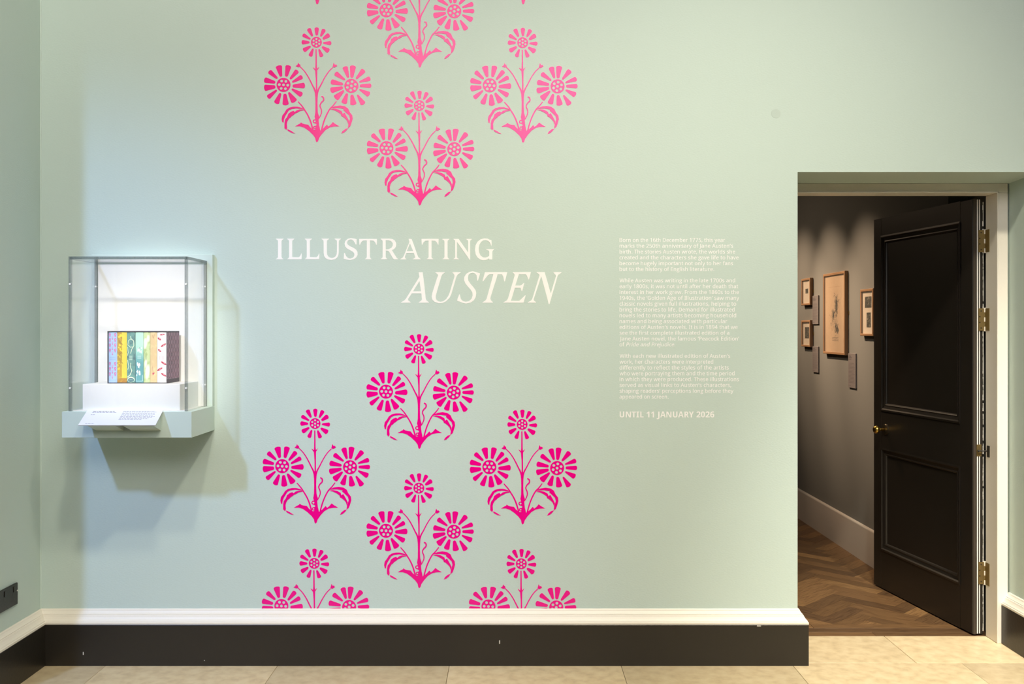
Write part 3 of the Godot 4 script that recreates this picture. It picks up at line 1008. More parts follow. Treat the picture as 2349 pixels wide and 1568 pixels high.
func build_text() -> void:
	var sys := SystemFont.new()
	sys.font_names = PackedStringArray(["Droid Sans"])
	var font := FontVariation.new()
	font.base_font = sys
	font.variation_embolden = 0.2
	var bold := SystemFont.new()
	bold.font_names = PackedStringArray(["Droid Sans"])
	bold.font_weight = 700
	var o := wall_at(1421, 760)
	var origin := Vector3(o.x, o.y, 0)
	var r := root("introductory_text", origin)
	tag(r, "small white introductory wall text in three paragraphs between the sprigs and the doorway", "lettering")
	var paras := [
		[554.7, ["Born on the 16th December 1775, this year", 1663.3, "marks the 250th anniversary of Jane Austen’s", 1681.5, "birth. The stories Austen wrote, the worlds she", 1686.3, "created and the characters she gave life to have", 1694.2, "become hugely important not only to her fans", 1681.5, "but to the history of English literature.", 1638.2]],
		[647.4, ["While Austen was writing in the late 1700s and", 1686.3, "early 1800s, it was not until after her death that", 1693.3, "interest in her work grew. From the 1860s to the", 1694.7, "1940s, the ‘Golden Age of Illustration’ saw many", 1695.6, "classic novels given full illustrations, helping to", 1688.6, "bring the stories to life. Demand for illustrated", 1685.0, "novels led to many artists becoming household", 1688.6, "names and being associated with particular", 1668.2, "editions of Austen’s novels. It is in 1894 that we", 1692.0, "see the first complete illustrated edition of a", 1672.8, "Jane Austen novel, the famous ‘Peacock Edition’", 1695.6, "of Pride and Prejudice.", 1548.8]],
		[820.4, ["With each new illustrated edition of Austen’s", 1675.0, "work, her characters were interpreted", 1636.2, "differently to reflect the styles of the artists", 1671.7, "who were portraying them and the time period", 1685.0, "in which they were produced. These illustrations", 1695.0, "served as visual links to Austen’s characters,", 1677.3, "shaping readers’ perceptions long before they", 1682.3, "appeared on screen.", 1533.6]],
	]
	for p in paras:
		var q := root("paragraph", Vector3.ZERO, r)
		for i in p[1].size() / 2:
			var s: String = p[1][2 * i]
			put("text_line", text_line(s, font, 1421.2, p[1][2 * i + 1], p[0] + i * 13.34, 8.9, origin, "Pride" if s.begins_with("of Pride") else ""), M.title, q)
	var d := put("closing_date_text", text_line("UNTIL 11 JANUARY 2026", bold, 1421.4, 1638.4, 957.0, 13.4, origin), M.title, self, origin)
	tag(d, "white bold closing date in capitals beneath the three paragraphs of wall text", "lettering")


# ------------------------------------------------------------------ display case

func build_case() -> void:
	var r := root("display_case", Vector3(-1.507, 0.981, 0.0))
	tag(r, "wall-mounted display case with a clear acrylic cover over a pale green shelf", "display case")
	var o := -r.position
	var bx := func(called: String, lo: Vector3, hi: Vector3, m: Material, parent: Node, ch: float) -> MeshInstance3D:
		return boxed(called, lo + o, hi + o, m, parent, ch)
	bx.call("shelf", Vector3(-1.761, 0.981, 0.0005), Vector3(-1.2531, 1.083, 0.289), M.case_paint, r, 0.0012)
	bx.call("backboard", Vector3(-1.761, 1.0832, 0.0005), Vector3(-1.2531, 1.7175, 0.027), M.case_paint, r, 0.0012)
	bx.call("back_panel", Vector3(-1.7310, 1.0835, 0.0272), Vector3(-1.2780, 1.676, 0.0305), M.panel_white, r, 0.0006)
	bx.call("floor_panel", Vector3(-1.7310, 1.0832, 0.0310), Vector3(-1.2890, 1.0850, 0.2600), M.panel_white, r, 0.0004)
	# cover: five panes whose thick edges are solid acrylic
	var x0 := -1.7427
	var x1 := -1.2760
	var y0 := 1.0832
	var y1 := 1.691
	var z0 := 0.0275
	var z1 := 0.272
	var t := 0.0105
	var cover := root("acrylic_cover", Vector3.ZERO, r)
	bx.call("pane", Vector3(x0 + t, y0, z1 - t), Vector3(x1 - t, y1 - t, z1), M.pane, cover, 0.0)
	bx.call("pane", Vector3(x0, y0, z0 + t), Vector3(x0 + t, y1 - t, z1 - t), M.pane, cover, 0.0)
	bx.call("pane", Vector3(x1 - t, y0, z0 + t), Vector3(x1, y1 - t, z1 - t), M.pane, cover, 0.0)
	bx.call("pane", Vector3(x0 + t, y1 - t, z0 + t), Vector3(x1 - t, y1, z1 - t), M.pane, cover, 0.0)
	for x in [x0, x1 - t]:
		for z in [z0, z1 - t]:
			bx.call("edge", Vector3(x, y0, z), Vector3(x + t, y1 - t, z + t), M.acrylic, cover, 0.0004)
			for y in [1.583, 1.174]:
				var s := Solid.new()
				s.lathe(PackedVector2Array([Vector2(0, 0), Vector2(0.0030, 0), Vector2(0.0036, 0.0012), Vector2(0.0036, t + 0.0012), Vector2(0, t + 0.0024)]), Vector3(x + t / 2, y, z - 0.0010) + o, Vector3(0, 0, 1), 12)
				put("fixing_pin", s.mesh(), M.white, cover)
	bx.call("edge", Vector3(x0, y1 - t, z1 - t), Vector3(x1, y1, z1), M.acrylic, cover, 0.0004)
	bx.call("edge", Vector3(x0, y1 - t, z0), Vector3(x1, y1, z0 + t), M.acrylic, cover, 0.0004)
	bx.call("edge", Vector3(x0, y1 - t, z0 + t), Vector3(x0 + t, y1, z1 - t), M.acrylic, cover, 0.0004)
	bx.call("edge", Vector3(x1 - t, y1 - t, z0 + t), Vector3(x1, y1, z1 - t), M.acrylic, cover, 0.0004)
	var b := boxed("display_block", Vector3(-1.696, 1.0852, 0.0310), Vector3(-1.3115, 1.188, 0.2530), M.white, self, 0.0012)
	tag(b, "plain white block that raises the boxed books inside the display case", "plinth")


# ------------------------------------------------------------------ pictures drawn into textures

func canvas(w: int, h: int, c: Color) -> Image:
	var im := Image.create_empty(w, h, false, Image.FORMAT_RGB8)
	im.fill(c)
	return im


func dab(im: Image, cx: float, cy: float, rx: float, ry: float, c: Color, turn := 0.0, soft := 1.0) -> void:
	var reach := maxf(rx, ry) + 1.0
	for y in range(maxi(0, int(cy - reach)), mini(im.get_height(), int(cy + reach) + 1)):
		for x in range(maxi(0, int(cx - reach)), mini(im.get_width(), int(cx + reach) + 1)):
			var p := Vector2(x + 0.5 - cx, y + 0.5 - cy).rotated(-turn)
			var d := sqrt((p.x / rx) * (p.x / rx) + (p.y / ry) * (p.y / ry))
			var k := clampf((1.0 - d) * minf(rx, ry) / soft + 0.5, 0.0, 1.0)
			if k > 0.0:
				im.set_pixel(x, y, im.get_pixel(x, y).lerp(c, k * c.a))


func pen(im: Image, pts: Array, w: float, c: Color) -> void:
	for i in pts.size() - 1:
		var a: Vector2 = pts[i]
		var b: Vector2 = pts[i + 1]
		var n := maxi(1, int(a.distance_to(b) / maxf(0.7, w * 0.4)))
		for k in n:
			var p := a.lerp(b, float(k) / n)
			dab(im, p.x, p.y, w * 0.5 + 0.3, w * 0.5 + 0.3, c)


func mottle(im: Image, seed_: int, freq: float, amount: float, tint: Color) -> void:
	var n := noise(freq, seed_, 3)
	for y in im.get_height():
		for x in im.get_width():
			var k := clampf(n.get_noise_2d(x, y) * 1.6, 0.0, 1.0) * amount
			im.set_pixel(x, y, im.get_pixel(x, y).lerp(tint, k))


func bar(im: Image, x: float, y: float, w: float, h: float, c: Color) -> void:
	im.fill_rect(Rect2i(int(x), int(y), maxi(1, int(w)), maxi(1, int(h))), c)


func printed(im: Image, rough := 0.7) -> StandardMaterial3D:
	im.generate_mipmaps()
	var m := mat(Color.WHITE, rough)
	m.albedo_texture = ImageTexture.create_from_image(im)
	return m


# a thin printed rectangle standing in the xy plane, picture on its +z face
func sheet(w: float, h: float, t: float, bulge := 0.0, n := 1) -> ArrayMesh:
	var st := SurfaceTool.new()
	st.begin(Mesh.PRIMITIVE_TRIANGLES)
	st.set_smooth_group(-1)
	var at := func(u: float, top: bool) -> Vector3: return Vector3((u - 0.5) * w, h * (0.5 if top else -0.5), bulge * (1.0 - pow(2.0 * u - 1.0, 2.0)))
	for i in n:
		var u0 := float(i) / n
		var u1 := float(i + 1) / n
		var q := [[u0, true], [u1, true], [u1, false], [u0, true], [u1, false], [u0, false]]
		for c in q:
			st.set_uv(Vector2(c[0], 0.0 if c[1] else 1.0))
			st.add_vertex(at.call(c[0], c[1]))
		# back, top and bottom
		var d := Vector3(0, 0, t)
		var a: Vector3 = at.call(u0, true)
		var b: Vector3 = at.call(u1, true)
		var e: Vector3 = at.call(u1, false)
		var g: Vector3 = at.call(u0, false)
		var fa := Vector3(a.x, a.y, 0) - d
		var fb := Vector3(b.x, b.y, 0) - d
		var fe := Vector3(e.x, e.y, 0) - d
		var fg := Vector3(g.x, g.y, 0) - d
		st.set_uv(Vector2(0.01, 0.01))
		for v in [fb, fa, fg, fb, fg, fe, fa, fb, b, fa, b, a, g, e, fe, g, fe, fg]:
			st.set_uv(Vector2(clampf(v.x / w + 0.5, 0.01, 0.99), clampf(0.5 - v.y / h, 0.004, 0.996)))
			st.add_vertex(v)
		if i == 0:
			for v in [fa, a, g, fa, g, fg]:
				st.set_uv(Vector2(0.01, clampf(0.5 - v.y / h, 0.004, 0.996)))
				st.add_vertex(v)
		if i == n - 1:
			for v in [b, fb, fe, b, fe, e]:
				st.set_uv(Vector2(0.99, clampf(0.5 - v.y / h, 0.004, 0.996)))
				st.add_vertex(v)
	st.generate_normals()
	return st.commit()


# ------------------------------------------------------------------ boxed set of books

func spine_art(i: int) -> Image:
	var w := 84
	var h := 470
	var g := RandomNumberGenerator.new()
	g.seed = 100 + i
	var im: Image
	match i:
		0:      # light blue with pink sprigs
			im = canvas(w, h, Color(0.66, 0.78, 0.93))
			var pink := Color(0.80, 0.36, 0.62)
			for blk in [[22, 210], [290, 430]]:
				for row in range(blk[0], blk[1], 24):
					var k: int = (row - blk[0]) / 24
					for x in ([14.0, 66.0] if k % 2 == 0 else [40.0]):
						dab(im, x, row, 10 if x != 40.0 else 6, 12 if x != 40.0 else 7, pink)
						dab(im, x, row, 4, 5, Color(0.86, 0.72, 0.88))
						pen(im, [Vector2(x, row + 8), Vector2(x, row + 26)], 2.4, pink)
						pen(im, [Vector2(x - 8, row + 14), Vector2(x, row + 22), Vector2(x + 8, row + 14)], 2.4, pink)
			for y in [232, 240, 252, 258]:
				bar(im, 12, y, 60, 2, Color(0.52, 0.60, 0.80))
			bar(im, 4, 446, 78, 2, Color(0.5, 0.6, 0.85))
		1:      # yellow with dark ochre foliage
			im = canvas(w, h, Color(0.92, 0.82, 0.20))
			var oc := Color(0.58, 0.42, 0.05)
			bar(im, 0, 0, 42, h, Color(0.78, 0.60, 0.07))
			for k in 70:
				var x := g.randf_range(2, 42)
				var y := g.randf_range(30, 300)
				pen(im, [Vector2(x, y), Vector2(x + g.randf_range(-9, 9), y + g.randf_range(6, 18))], 2.6, oc)
			for k in 16:
				dab(im, g.randf_range(4, 38), g.randf_range(10, 400), g.randf_range(5, 12), g.randf_range(6, 14), Color(0.98, 0.86, 0.08))
			for k in 34:
				bar(im, 6, 190 + k * 3.2, 34, 1, oc)
			bar(im, 0, 430, w, 40, Color(0.72, 0.50, 0.06))
			mottle(im, 5, 0.03, 0.35, Color(0.98, 0.92, 0.35))
		2:      # grey green with cream ribbons
			im = canvas(w, h, Color(0.40, 0.60, 0.56))
			mottle(im, 9, 0.012, 0.9, Color(0.27, 0.40, 0.43))
			var cr := Color(0.88, 0.95, 0.80)
			pen(im, [Vector2(40, 40), Vector2(44, 62), Vector2(70, 82), Vector2(72, 128), Vector2(52, 160), Vector2(40, 200)], 6, cr)
			pen(im, [Vector2(44, 62), Vector2(16, 80), Vector2(10, 120), Vector2(36, 140), Vector2(64, 138)], 4, cr)
			pen(im, [Vector2(6, 140), Vector2(14, 190), Vector2(4, 220)], 5, cr)
			pen(im, [Vector2(6, 262), Vector2(20, 320), Vector2(8, 350)], 5, cr)
			pen(im, [Vector2(42, 290), Vector2(40, 330), Vector2(52, 360), Vector2(34, 400), Vector2(4, 420)], 7, cr)
			for y in [222, 234, 246, 256]:
				bar(im, 24, y, 34, 4, Color(0.82, 0.9, 0.82))
			dab(im, 42, 442, 38, 26, cr)
			dab(im, 42, 446, 32, 19, Color(0.27, 0.45, 0.48))
			for y in [438, 446]:
				bar(im, 22, y, 40, 2, Color(0.7, 0.82, 0.78))
		3:      # pale mint falling to teal, white shapes
			im = canvas(w, h, Color(0.60, 0.82, 0.76))
			for y in h:
				bar(im, 0, y, w, 1, Color(0.74, 0.93, 0.82).lerp(Color(0.36, 0.63, 0.65), smoothstep(100, 330, y)))
			for q in [[44, 155], [46, 300], [38, 370]]:
				for k in 9:
					dab(im, q[0] + g.randf_range(-22, 22), q[1] + g.randf_range(-6, 30), g.randf_range(4, 10), g.randf_range(5, 16), Color(0.96, 0.98, 0.97))
				for k in 4:
					dab(im, q[0] + g.randf_range(-8, 14), q[1] + g.randf_range(-12, 6), 3, 3, Color(0.5, 0.55, 0.55))
			for y in [222, 232, 242]:
				bar(im, 22, y, 40, 3, Color(0.86, 0.95, 0.93))
			for q in [[6, 400, 3, 56], [74, 400, 3, 56], [6, 454, 71, 3]]:
				bar(im, q[0], q[1], q[2], q[3], Color(0.88, 0.96, 0.95))
		4:      # pale leaf green with white clouds
			im = canvas(w, h, Color(0.80, 0.86, 0.62))
			mottle(im, 31, 0.014, 1.0, Color(0.66, 0.74, 0.46))
			for q in [[22, 105, 26, 50], [62, 60, 18, 34], [52, 370, 28, 70], [30, 290, 16, 40]]:
				dab(im, q[0], q[1], q[2], q[3], Color(0.97, 0.98, 0.90, 0.9), 0.15, 14.0)
			for x in [16, 28, 40]:
				bar(im, x, 218, 3, 46, Color(0.56, 0.6, 0.42))
		5:      # warm peach with fine stems
			im = canvas(w, h, Color(0.88, 0.76, 0.55))
			mottle(im, 41, 0.012, 0.8, Color(0.93, 0.86, 0.62))
			pen(im, [Vector2(30, 30), Vector2(40, 60), Vector2(56, 22)], 2.5, Color(0.70, 0.45, 0.30))
			pen(im, [Vector2(28, 320), Vector2(44, 392)], 2.5, Color(0.72, 0.42, 0.36))
			for k in 6:
				dab(im, 44 + g.randf_range(-10, 16), 386 + g.randf_range(-8, 14), 5, 6, Color(0.80, 0.28, 0.36))
			bar(im, 0, 446, w, 2, Color(0.8, 0.62, 0.42))
		_:      # white with crimson feathers
			im = canvas(w, h, Color(0.95, 0.93, 0.90))
			var red := Color(0.74, 0.03, 0.22)
			for q in [[46, 24, 22, 6, -0.15], [20, 64, 18, 9, 0.7], [56, 122, 26, 8, -0.6], [22, 172, 18, 8, 0.7], [58, 290, 26, 8, 0.6], [24, 346, 27, 9, -0.55], [58, 398, 26, 8, 0.6]]:
				dab(im, q[0], q[1], q[2], q[3], red, q[4])
				dab(im, q[0] + 3, q[1] - 1, q[2] * 0.28, q[3] * 0.4, Color(0.94, 0.8, 0.82), q[4])
			for x in [22, 34, 46, 58]:
				bar(im, x, 222, 3, 36, Color(0.90, 0.74, 0.76))
			bar(im, 2, 452, 80, 2, Color(0.9, 0.72, 0.74))
	return im


func build_books() -> void:
	# slipcase: five boards open to the front
	var base := Vector3(-1.503, 1.188, 0.054)
	var r := root("slipcase", base)
	tag(r, "dark plum slipcase with a leaf pattern holding seven clothbound books", "slipcase")
	var w := 0.2400
	var h := 0.2098
	var dp := 0.140
	var b := 0.0030
	boxed("bottom_board", Vector3(-w / 2, 0.0003, 0), Vector3(w / 2, b, dp), M.plum, r, 0.0006)
	boxed("top_board", Vector3(-w / 2, h - b, 0), Vector3(w / 2, h, dp), M.plum, r, 0.0006)
	boxed("back_board", Vector3(-w / 2 + b, b, 0), Vector3(w / 2 - b, h - b, b), M.plum, r, 0.0004)
	boxed("side_board", Vector3(-w / 2, b, 0), Vector3(-w / 2 + b, h - b, dp), M.plum, r, 0.0006)
	boxed("side_board", Vector3(w / 2 - b, b, 0), Vector3(w / 2, h - b, dp), M.plum, r, 0.0006)
	var im := canvas(150, 226, Color(0.30, 0.17, 0.24))
	for row in range(-1, 14):
		for col in range(-1, 9):
			var x := 9.0 + col * 20.0 + (10.0 if row % 2 else 0.0)
			var y := 12.0 + row * 18.0
			dab(im, x, y, 5.5, 11, Color(0.72, 0.52, 0.60), 0.0, 2.0)
			pen(im, [Vector2(x, y - 8), Vector2(x, y + 10)], 1.0, Color(0.36, 0.20, 0.29))
	bar(im, 0, 0, 150, 6, Color(0.20, 0.11, 0.15))
	bar(im, 0, 208, 150, 18, Color(0.22, 0.12, 0.17))
	var tick := RandomNumberGenerator.new()
	tick.seed = 4
	for k in 20:
		bar(im, 22 + k * 5 + tick.randi_range(0, 1), 206, 2, tick.randi_range(2, 4), Color(0.75, 0.62, 0.66))
	var wrap := put("patterned_paper", sheet(dp - 0.001, h - 0.001, 0.0004), printed(im), r)
	wrap.transform = Transform3D(Basis(Vector3.UP, PI / 2), Vector3(w / 2 + 0.0004, h / 2, dp / 2))
	var names := ["light blue clothbound book with pink sprigs, first in the slipcase from the dark board",
		"yellow and ochre clothbound book between the blue and grey-green books",
		"grey-green clothbound book with looping cream ribbons on its spine",
		"mint-to-teal clothbound book with white shapes on its spine",
		"slim pale leaf-green clothbound book with white cloudy patches",
		"slim peach clothbound book with a small red flower low on its spine",
		"white clothbound book with crimson feathers on its spine"]
	# spine edges, measured across the open front
	var span := [[262.0, 465.0], [468.0, 684.0], [688.0, 868.0], [878.0, 1056.0], [1062.0, 1204.0], [1209.0, 1360.0], [1367.0, 1583.0]]
	for i in 7:
		var x0: float = (220 + span[i][0] / 9.8 - CX) * 3.846 / FOCAL
		var x1: float = (220 + span[i][1] / 9.8 - CX) * 3.846 / FOCAL
		x0 = maxf(x0, base.x - w / 2 + b + 0.0003)
		x1 = minf(x1, base.x + w / 2 - b - 0.0003)
		var bw := x1 - x0
		var bh := h - 2 * b - 0.0012
		var k := root("book", Vector3((x0 + x1) / 2, base.y + b + 0.0003, base.z))
		tag(k, names[i], "book", "clothbound books in the slipcase")
		var m := printed(spine_art(i), 0.65)
		var cloth: Color = [Color(0.66, 0.78, 0.93), Color(0.85, 0.68, 0.08), Color(0.36, 0.55, 0.53), Color(0.5, 0.75, 0.7), Color(0.78, 0.84, 0.6), Color(0.88, 0.76, 0.55), Color(0.93, 0.91, 0.88)][i]
		var cm := mat(cloth, 0.7)
		put("spine", sheet(bw, bh, 0.003, 0.0024, 8), m, k, Vector3(0, bh / 2, dp - 0.0055))
		boxed("cover", Vector3(-bw / 2, 0, b + 0.001), Vector3(-bw / 2 + 0.0024, bh, dp - 0.0086), cm, k, 0.0004)
		boxed("cover", Vector3(bw / 2 - 0.0024, 0, b + 0.001), Vector3(bw / 2, bh, dp - 0.0086), cm, k, 0.0004)
		boxed("page_block", Vector3(-bw / 2 + 0.0025, 0.003, b + 0.004), Vector3(bw / 2 - 0.0025, bh - 0.003, dp - 0.0090), M.page, k)


# ------------------------------------------------------------------ caption on the shelf's edge

func build_caption() -> void:
	var c := root("object_label", Vector3(-1.512, 1.0645, 0.3305))
	tag(c, "white printed caption card tilted forward on brackets at the front of the display case", "label")
	var w := 0.296
	var top := Vector3(0, 1.0895 - 1.0645, 0.290 - 0.3305)
	var bot := Vector3(0, 1.0389 - 1.0645, 0.372 - 0.3305)
	var up := (top - bot)
	var im := canvas(600, 200, Color(0.87, 0.88, 0.91))
	var g := RandomNumberGenerator.new()
	g.seed = 9
	var ink := Color(0.48, 0.49, 0.62)
	var row := func(x0: float, x1: float, y: float, hh: float, col: Color) -> void:
		var x := x0
		while x < x1:
			var ww := g.randf_range(8, 26)
			bar(im, x, y, minf(ww, x1 - x), hh, col)
			x += ww + 5
	row.call(50.0, 222.0, 12.0, 6.0, Color(0.3, 0.3, 0.42))
	row.call(50.0, 240.0, 30.0, 5.0, ink)
	row.call(50.0, 84.0, 60.0, 5.0, ink)
	for i in 9:
		row.call(290.0, [540.0, 556.0, 546.0, 552.0, 540.0, 560.0, 548.0, 520.0, 470.0][i], 12.0 + i * 14.5, 5.0, ink)
	row.call(50.0, 120.0, 180.0, 4.0, ink)
	var card := put("card", sheet(w, up.length(), 0.003), printed(im, 0.6), c)
	var zl := Vector3.RIGHT.cross(up.normalized())
	card.transform = Transform3D(Basis(Vector3.RIGHT, up.normalized(), zl), (top + bot) / 2)
	for q in [[-1.6256, -1.5195], [-1.4890, -1.3726]]:
		var s := Solid.new()
		var o := c.position
		var pf := PackedVector2Array([Vector2(0.2895, 1.084), Vector2(0.366, 1.0372), Vector2(0.366, 1.0352), Vector2(0.2895, 1.009)])
		s.sweep(pf, func(p): return Vector3(q[0], p.y, p.x) - o, func(p): return Vector3(q[1], p.y, p.x) - o)
		put("bracket", s.mesh(), M.case_paint, c)


# ------------------------------------------------------------------ socket on the left pier

func build_socket() -> void:
	var r := root("power_socket", Vector3(-1.985, 0.3505, 0.276))
	tag(r, "black double power socket on the short left wall above the skirting", "socket")
	r.rotation.y = PI / 2        # local +z looks into the room, local +x points away from the camera
	boxed("face_plate", Vector3(-0.073, -0.043, 0.0004), Vector3(0.073, 0.043, 0.0085), M.iron, r, 0.003)
	for k in 2:
		var x := -0.034 + 0.068 * k
		boxed("rocker_switch", Vector3(x + 0.010 - 0.007, 0.012, 0.0083), Vector3(x + 0.010 + 0.007, 0.034, 0.0115), M.black_door, r, 0.0015)
		var s := Solid.new()
		s.box(Vector3(x - 0.0032, 0.000, 0.0080), Vector3(x + 0.0032, 0.0085, 0.0088))
		s.box(Vector3(x - 0.0145, -0.020, 0.0080), Vector3(x - 0.0075, -0.0155, 0.0088))
		s.box(Vector3(x + 0.0075, -0.020, 0.0080), Vector3(x + 0.0145, -0.0155, 0.0088))
		put("pin_hole", s.mesh(), M.black_door, r)
	for x in [-0.0665, 0.0665]:
		var s := Solid.new()
		s.lathe(PackedVector2Array([Vector2(0, 0), Vector2(0.0032, 0), Vector2(0.0026, 0.0012), Vector2(0, 0.0014)]), Vector3(x, 0.012, 0.0084), Vector3(0, 0, 1), 12)
		put("screw", s.mesh(), M.chip, r)


# ------------------------------------------------------------------ pictures in the room beyond

func sketch(i: int) -> Image:
	var g := RandomNumberGenerator.new()
	g.seed = 60 + i
	var im: Image
	if i == 2:
		# a large pale drawing: a loose standing figure and a line of script under it
		im = canvas(260, 420, Color(0.86, 0.75, 0.63))
		mottle(im, 77, 0.02, 0.3, Color(0.80, 0.67, 0.54))
		var ink := Color(0.20, 0.20, 0.20)
		bar(im, 40, 62, 180, 1, Color(0.72, 0.58, 0.46))
		for k in 240:
			var t := g.randf()
			var c := Vector2(130 + 24 * sin(t * 7.0), 110 + t * 190)
			var a := c + Vector2(g.randfn(0, 20), g.randfn(0, 14))
			pen(im, [a, a + Vector2(g.randfn(0, 8), g.randfn(4, 10))], 1.2, Color(ink, 0.3))
		for q in [[150, 190, 14, 46], [150, 150, 8, 16], [112, 218, 13, 22], [146, 290, 10, 26], [168, 300, 8, 20]]:
			for k in 60:
				var a := Vector2(q[0] + g.randfn(0, q[2] * 0.5), q[1] + g.randfn(0, q[3] * 0.5))
				pen(im, [a, a + Vector2(g.randfn(0, 5), g.randfn(0, 8))], 2.0, Color(0.13, 0.14, 0.15, 0.5))
		for k in 3:
			for x in range(96, 178, 6):
				pen(im, [Vector2(x, 342 + k * 9 + g.randf_range(-2, 2)), Vector2(x + 4, 342 + k * 9 + g.randf_range(-3, 3))], 1.4, Color(ink, 0.6))
		return im
	var size: Vector2i = [Vector2i(90, 96), Vector2i(90, 130), Vector2i(8, 8), Vector2i(100, 110), Vector2i(70, 130)][i]
	im = canvas(size.x, size.y, Color(0.16, 0.15, 0.13))
	for k in 90:
		var a := Vector2(g.randf() * size.x, g.randf() * size.y)
		var v := g.randf_range(0.05, 0.5)
		dab(im, a.x, a.y, g.randf_range(2, 8), g.randf_range(4, 20), Color(v, v * 0.95, v * 0.85, 0.6), g.randf_range(-0.6, 0.6), 3.0)
	for k in 14:
		var a := Vector2(g.randf() * size.x, g.randf() * size.y)
		pen(im, [a, a + Vector2(g.randfn(0, 10), g.randfn(0, 22))], 2.0, Color(0.78, 0.74, 0.66, 0.8))
	return im


func picture(z_far: float, z_near: float, y0: float, y1: float, rim: float, prints: Array, label: String) -> void:
	var r := root("framed_picture", Vector3(2.138, (y0 + y1) / 2, (z_far + z_near) / 2))
	r.rotation.y = -PI / 2           # local +z looks into the room, +x towards the doorway
	tag(r, label, "picture", "framed pictures beyond the doorway")
	var w := z_near - z_far
	var h := y1 - y0
	var t := 0.024
	var s := Solid.new()
	var prof := [[0.0, 0.001], [0.0, t - 0.002], [0.002, t], [rim - 0.001, t], [rim, t - 0.001], [rim, 0.001]]
	var corner := func(e: float, z: float) -> Array:
		return [Vector3(-w / 2 + e, -h / 2 + e, z), Vector3(w / 2 - e, -h / 2 + e, z), Vector3(w / 2 - e, h / 2 - e, z), Vector3(-w / 2 + e, h / 2 - e, z)]
	for k in prof.size():
		var a: Array = corner.call(prof[k][0], prof[k][1])
		var b: Array = corner.call(prof[(k + 1) % prof.size()][0], prof[(k + 1) % prof.size()][1])
		for c in 4:
			s.quad(a[c], a[(c + 1) % 4], b[(c + 1) % 4], b[c])
	s.close(0)
	put("frame", s.mesh(), M.frame_wood, r)
	boxed("mount_board", Vector3(-w / 2 + rim, -h / 2 + rim, 0.004), Vector3(w / 2 - rim, h / 2 - rim, 0.014), M.mount, r)
	for p in prints:
		# centre as a share of the frame, size in metres, which drawing
		var o := put("print", sheet(p[2], p[3], 0.0008), printed(sketch(p[4]), 0.8), r, Vector3((p[0] - 0.5) * w, (0.5 - p[1]) * h, 0.0150))
		if p.size() > 5:
			o.set_meta("label", p[5])
	boxed("glazing", Vector3(-w / 2 + rim + 0.0004, -h / 2 + rim + 0.0004, 0.0200), Vector3(w / 2 - rim - 0.0004, h / 2 - rim - 0.0004, 0.0220), M.pane, r)
	var mp := Solid.new()
	mp.box(Vector3(w / 2 - 0.002, -0.012, 0.0008), Vector3(w / 2 + 0.016, 0.012, 0.0024), 0.0005)
	put("mirror_plate", mp.mesh(), M.old_brass, r)


func card(z_far: float, z_near: float, y0: float, y1: float, label: String) -> void:
	var w := z_near - z_far
	var h := y1 - y0
	var r := root("picture_caption", Vector3(2.138, (y0 + y1) / 2, (z_far + z_near) / 2))
	r.rotation.y = -PI / 2
	tag(r, label, "label", "grey captions beside the framed pictures")
	boxed("board", Vector3(-w / 2, -h / 2, 0.0004), Vector3(w / 2, h / 2, 0.0078), M.grey_card, r, 0.0005)
	var im := canvas(128, 200, Color(0.44, 0.42, 0.425))
	var g := RandomNumberGenerator.new()
	g.seed = int(z_far * 100) + 50
	for i in 3:
		bar(im, 10, 14 + i * 9, g.randf_range(40, 80), 4, Color(0.30, 0.28, 0.30))
	for i in 15:
		bar(im, 10, 56 + i * 8, g.randf_range(84, 108), 3, Color(0.36, 0.34, 0.35))
	bar(im, 10, 186, 40, 3, Color(0.36, 0.33, 0.35))
	put("printed_face", sheet(w - 0.001, h - 0.001, 0.0003), printed(im, 0.8), r, Vector3(0, 0, 0.0082))


func build_pictures() -> void:
	var z := func(depth: float) -> float: return DIST - depth
	picture(z.call(7.011), z.call(6.806), 1.574, 1.767, 0.014, [[0.50, 0.47, 0.060, 0.034, 0]], "small light wood framed picture, upper of the two stacked beyond the doorway")
	picture(z.call(7.011), z.call(6.806), 1.275, 1.466, 0.014, [[0.52, 0.47, 0.095, 0.080, 1]], "small light wood framed picture, lower of the two stacked beyond the doorway")
	picture(z.call(6.520), z.call(6.096), 1.237, 1.774, 0.016, [[0.50, 0.50, 0.385, 0.500, 2, "pale sketch of a standing figure"]], "large portrait framed sketch of a figure on the wall beyond the doorway")
	picture(z.call(5.825), z.call(5.620), 1.363, 1.643, 0.014, [[0.52, 0.28, 0.105, 0.066, 3], [0.56, 0.66, 0.066, 0.088, 4]], "framed mount with two small dark prints, nearest the open door")
	card(z.call(6.800), z.call(6.672), 1.437, 1.6375, "grey caption card beside the upper small framed picture")
	card(z.call(6.800), z.call(6.672), 1.099, 1.281, "grey caption card beside the lower small framed picture")
	card(z.call(6.076), z.call(5.946), 1.035, 1.251, "grey caption card below the large framed sketch, towards the door")


# ------------------------------------------------------------------ spotlights in the room beyond

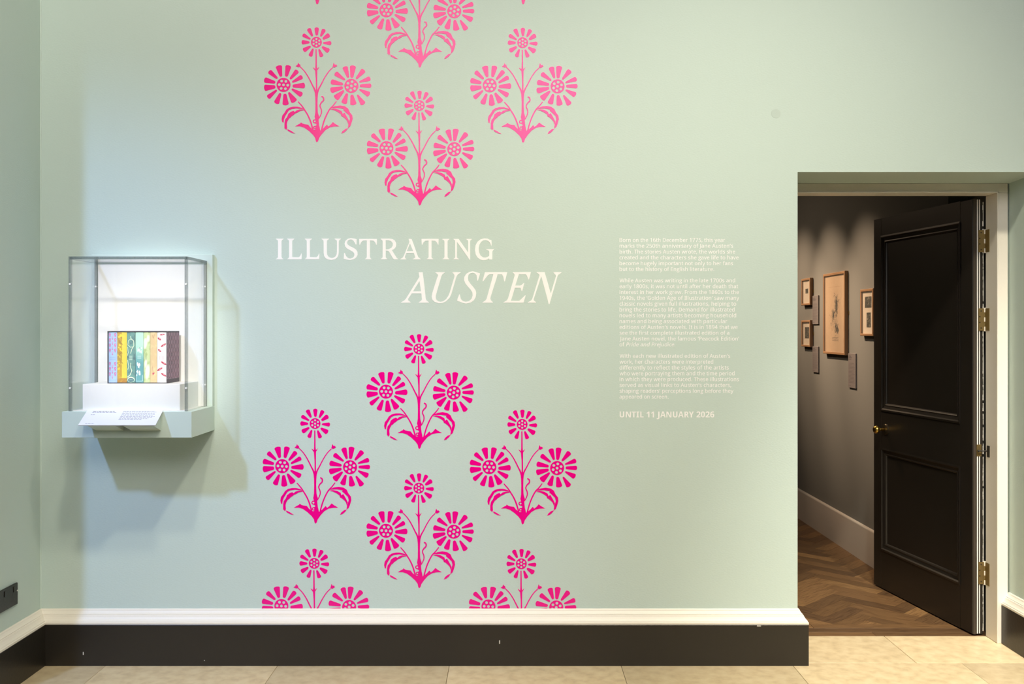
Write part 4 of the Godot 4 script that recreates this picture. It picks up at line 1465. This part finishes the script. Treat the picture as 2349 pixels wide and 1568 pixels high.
func lamp(called: String, from: Vector3, to: Vector3, color: Color, energy: float, angle: float, blend: float, size: float, ceiling: float) -> Node3D:
	var dir := (to - from).normalized()
	var r := root(called, from)
	var s := Solid.new()
	s.lathe(PackedVector2Array([Vector2(0, -0.06), Vector2(size * 0.9, -0.06), Vector2(size * 1.2, -0.05), Vector2(size * 1.2, 0.06), Vector2(size * 1.07, 0.062), Vector2(size * 1.03, 0.045), Vector2(0, 0.045)]), Vector3.ZERO, dir, 20)
	put("housing", s.mesh(), M.iron, r)
	s = Solid.new()
	s.lathe(PackedVector2Array([Vector2(0, 0.046), Vector2(size, 0.046), Vector2(size, 0.049), Vector2(0, 0.051)]), Vector3.ZERO, dir, 20)
	var gm := mat(Color(0.9, 0.85, 0.8), 0.4)
	gm.emission_enabled = true
	gm.emission = color
	gm.emission_energy_multiplier = 3.0
	put("lamp_lens", s.mesh(), gm, r)
	boxed("ceiling_stem", Vector3(-0.008, size * 0.7, -0.008), Vector3(0.008, ceiling - from.y, 0.008), M.iron, r, 0.001)
	var l := SpotLight3D.new()
	l.name = "beam"
	l.light_color = color
	l.light_energy = energy
	l.spot_angle = angle
	l.spot_angle_attenuation = blend
	l.spot_range = 14.0
	l.spot_attenuation = 2.0
	l.light_size = size
	l.shadow_enabled = true
	l.transform = Transform3D(Basis.looking_at(dir, Vector3.UP), dir * 0.075)
	r.add_child(l)
	return r


func build_lamps() -> void:
	var warm := lin(1.0, 0.70, 0.45)
	var aims := [[Vector3(2.11, 1.46, -2.87), 6.6, 17.5, "rear"], [Vector3(2.11, 1.42, -2.27), 7.2, 17.5, "middle"], [Vector3(2.11, 1.38, -1.62), 6.6, 17.5, "front"]]
	for q in aims:
		var r := lamp("spotlight", Vector3(0.95, 3.02, q[0].z - 0.75), q[0], warm, q[1], q[2], 1.0, 0.03, 3.2)
		tag(r, "black %s ceiling spotlight aimed at the framed pictures beyond the doorway" % q[3], "spotlight", "ceiling spotlights beyond the doorway")
	var wide := lamp("spotlight", Vector3(0.2, 3.02, -3.3), Vector3(2.1, 0.0, -2.3), lin(1.0, 0.74, 0.50), 1.3, 58.0, 1.0, 0.06, 3.2)
	tag(wide, "black wide ceiling spotlight over the parquet of the room beyond the doorway", "spotlight", "ceiling spotlights beyond the doorway")
	var n := 0
	for q in spots:
		var r := lamp("spotlight", q[0], q[1], q[3], q[4], q[2], 1.0, q[5], 5.2)
		tag(r, "black ceiling spotlight, %s" % ["washing the wall above the display case", "washing the middle of the lettered wall", "washing the doorway and its stone sill", "cool white, from the side bay towards the display case", "narrow, straight down onto the display case"][n], "spotlight", "ceiling spotlights before the lettered wall")
		n += 1
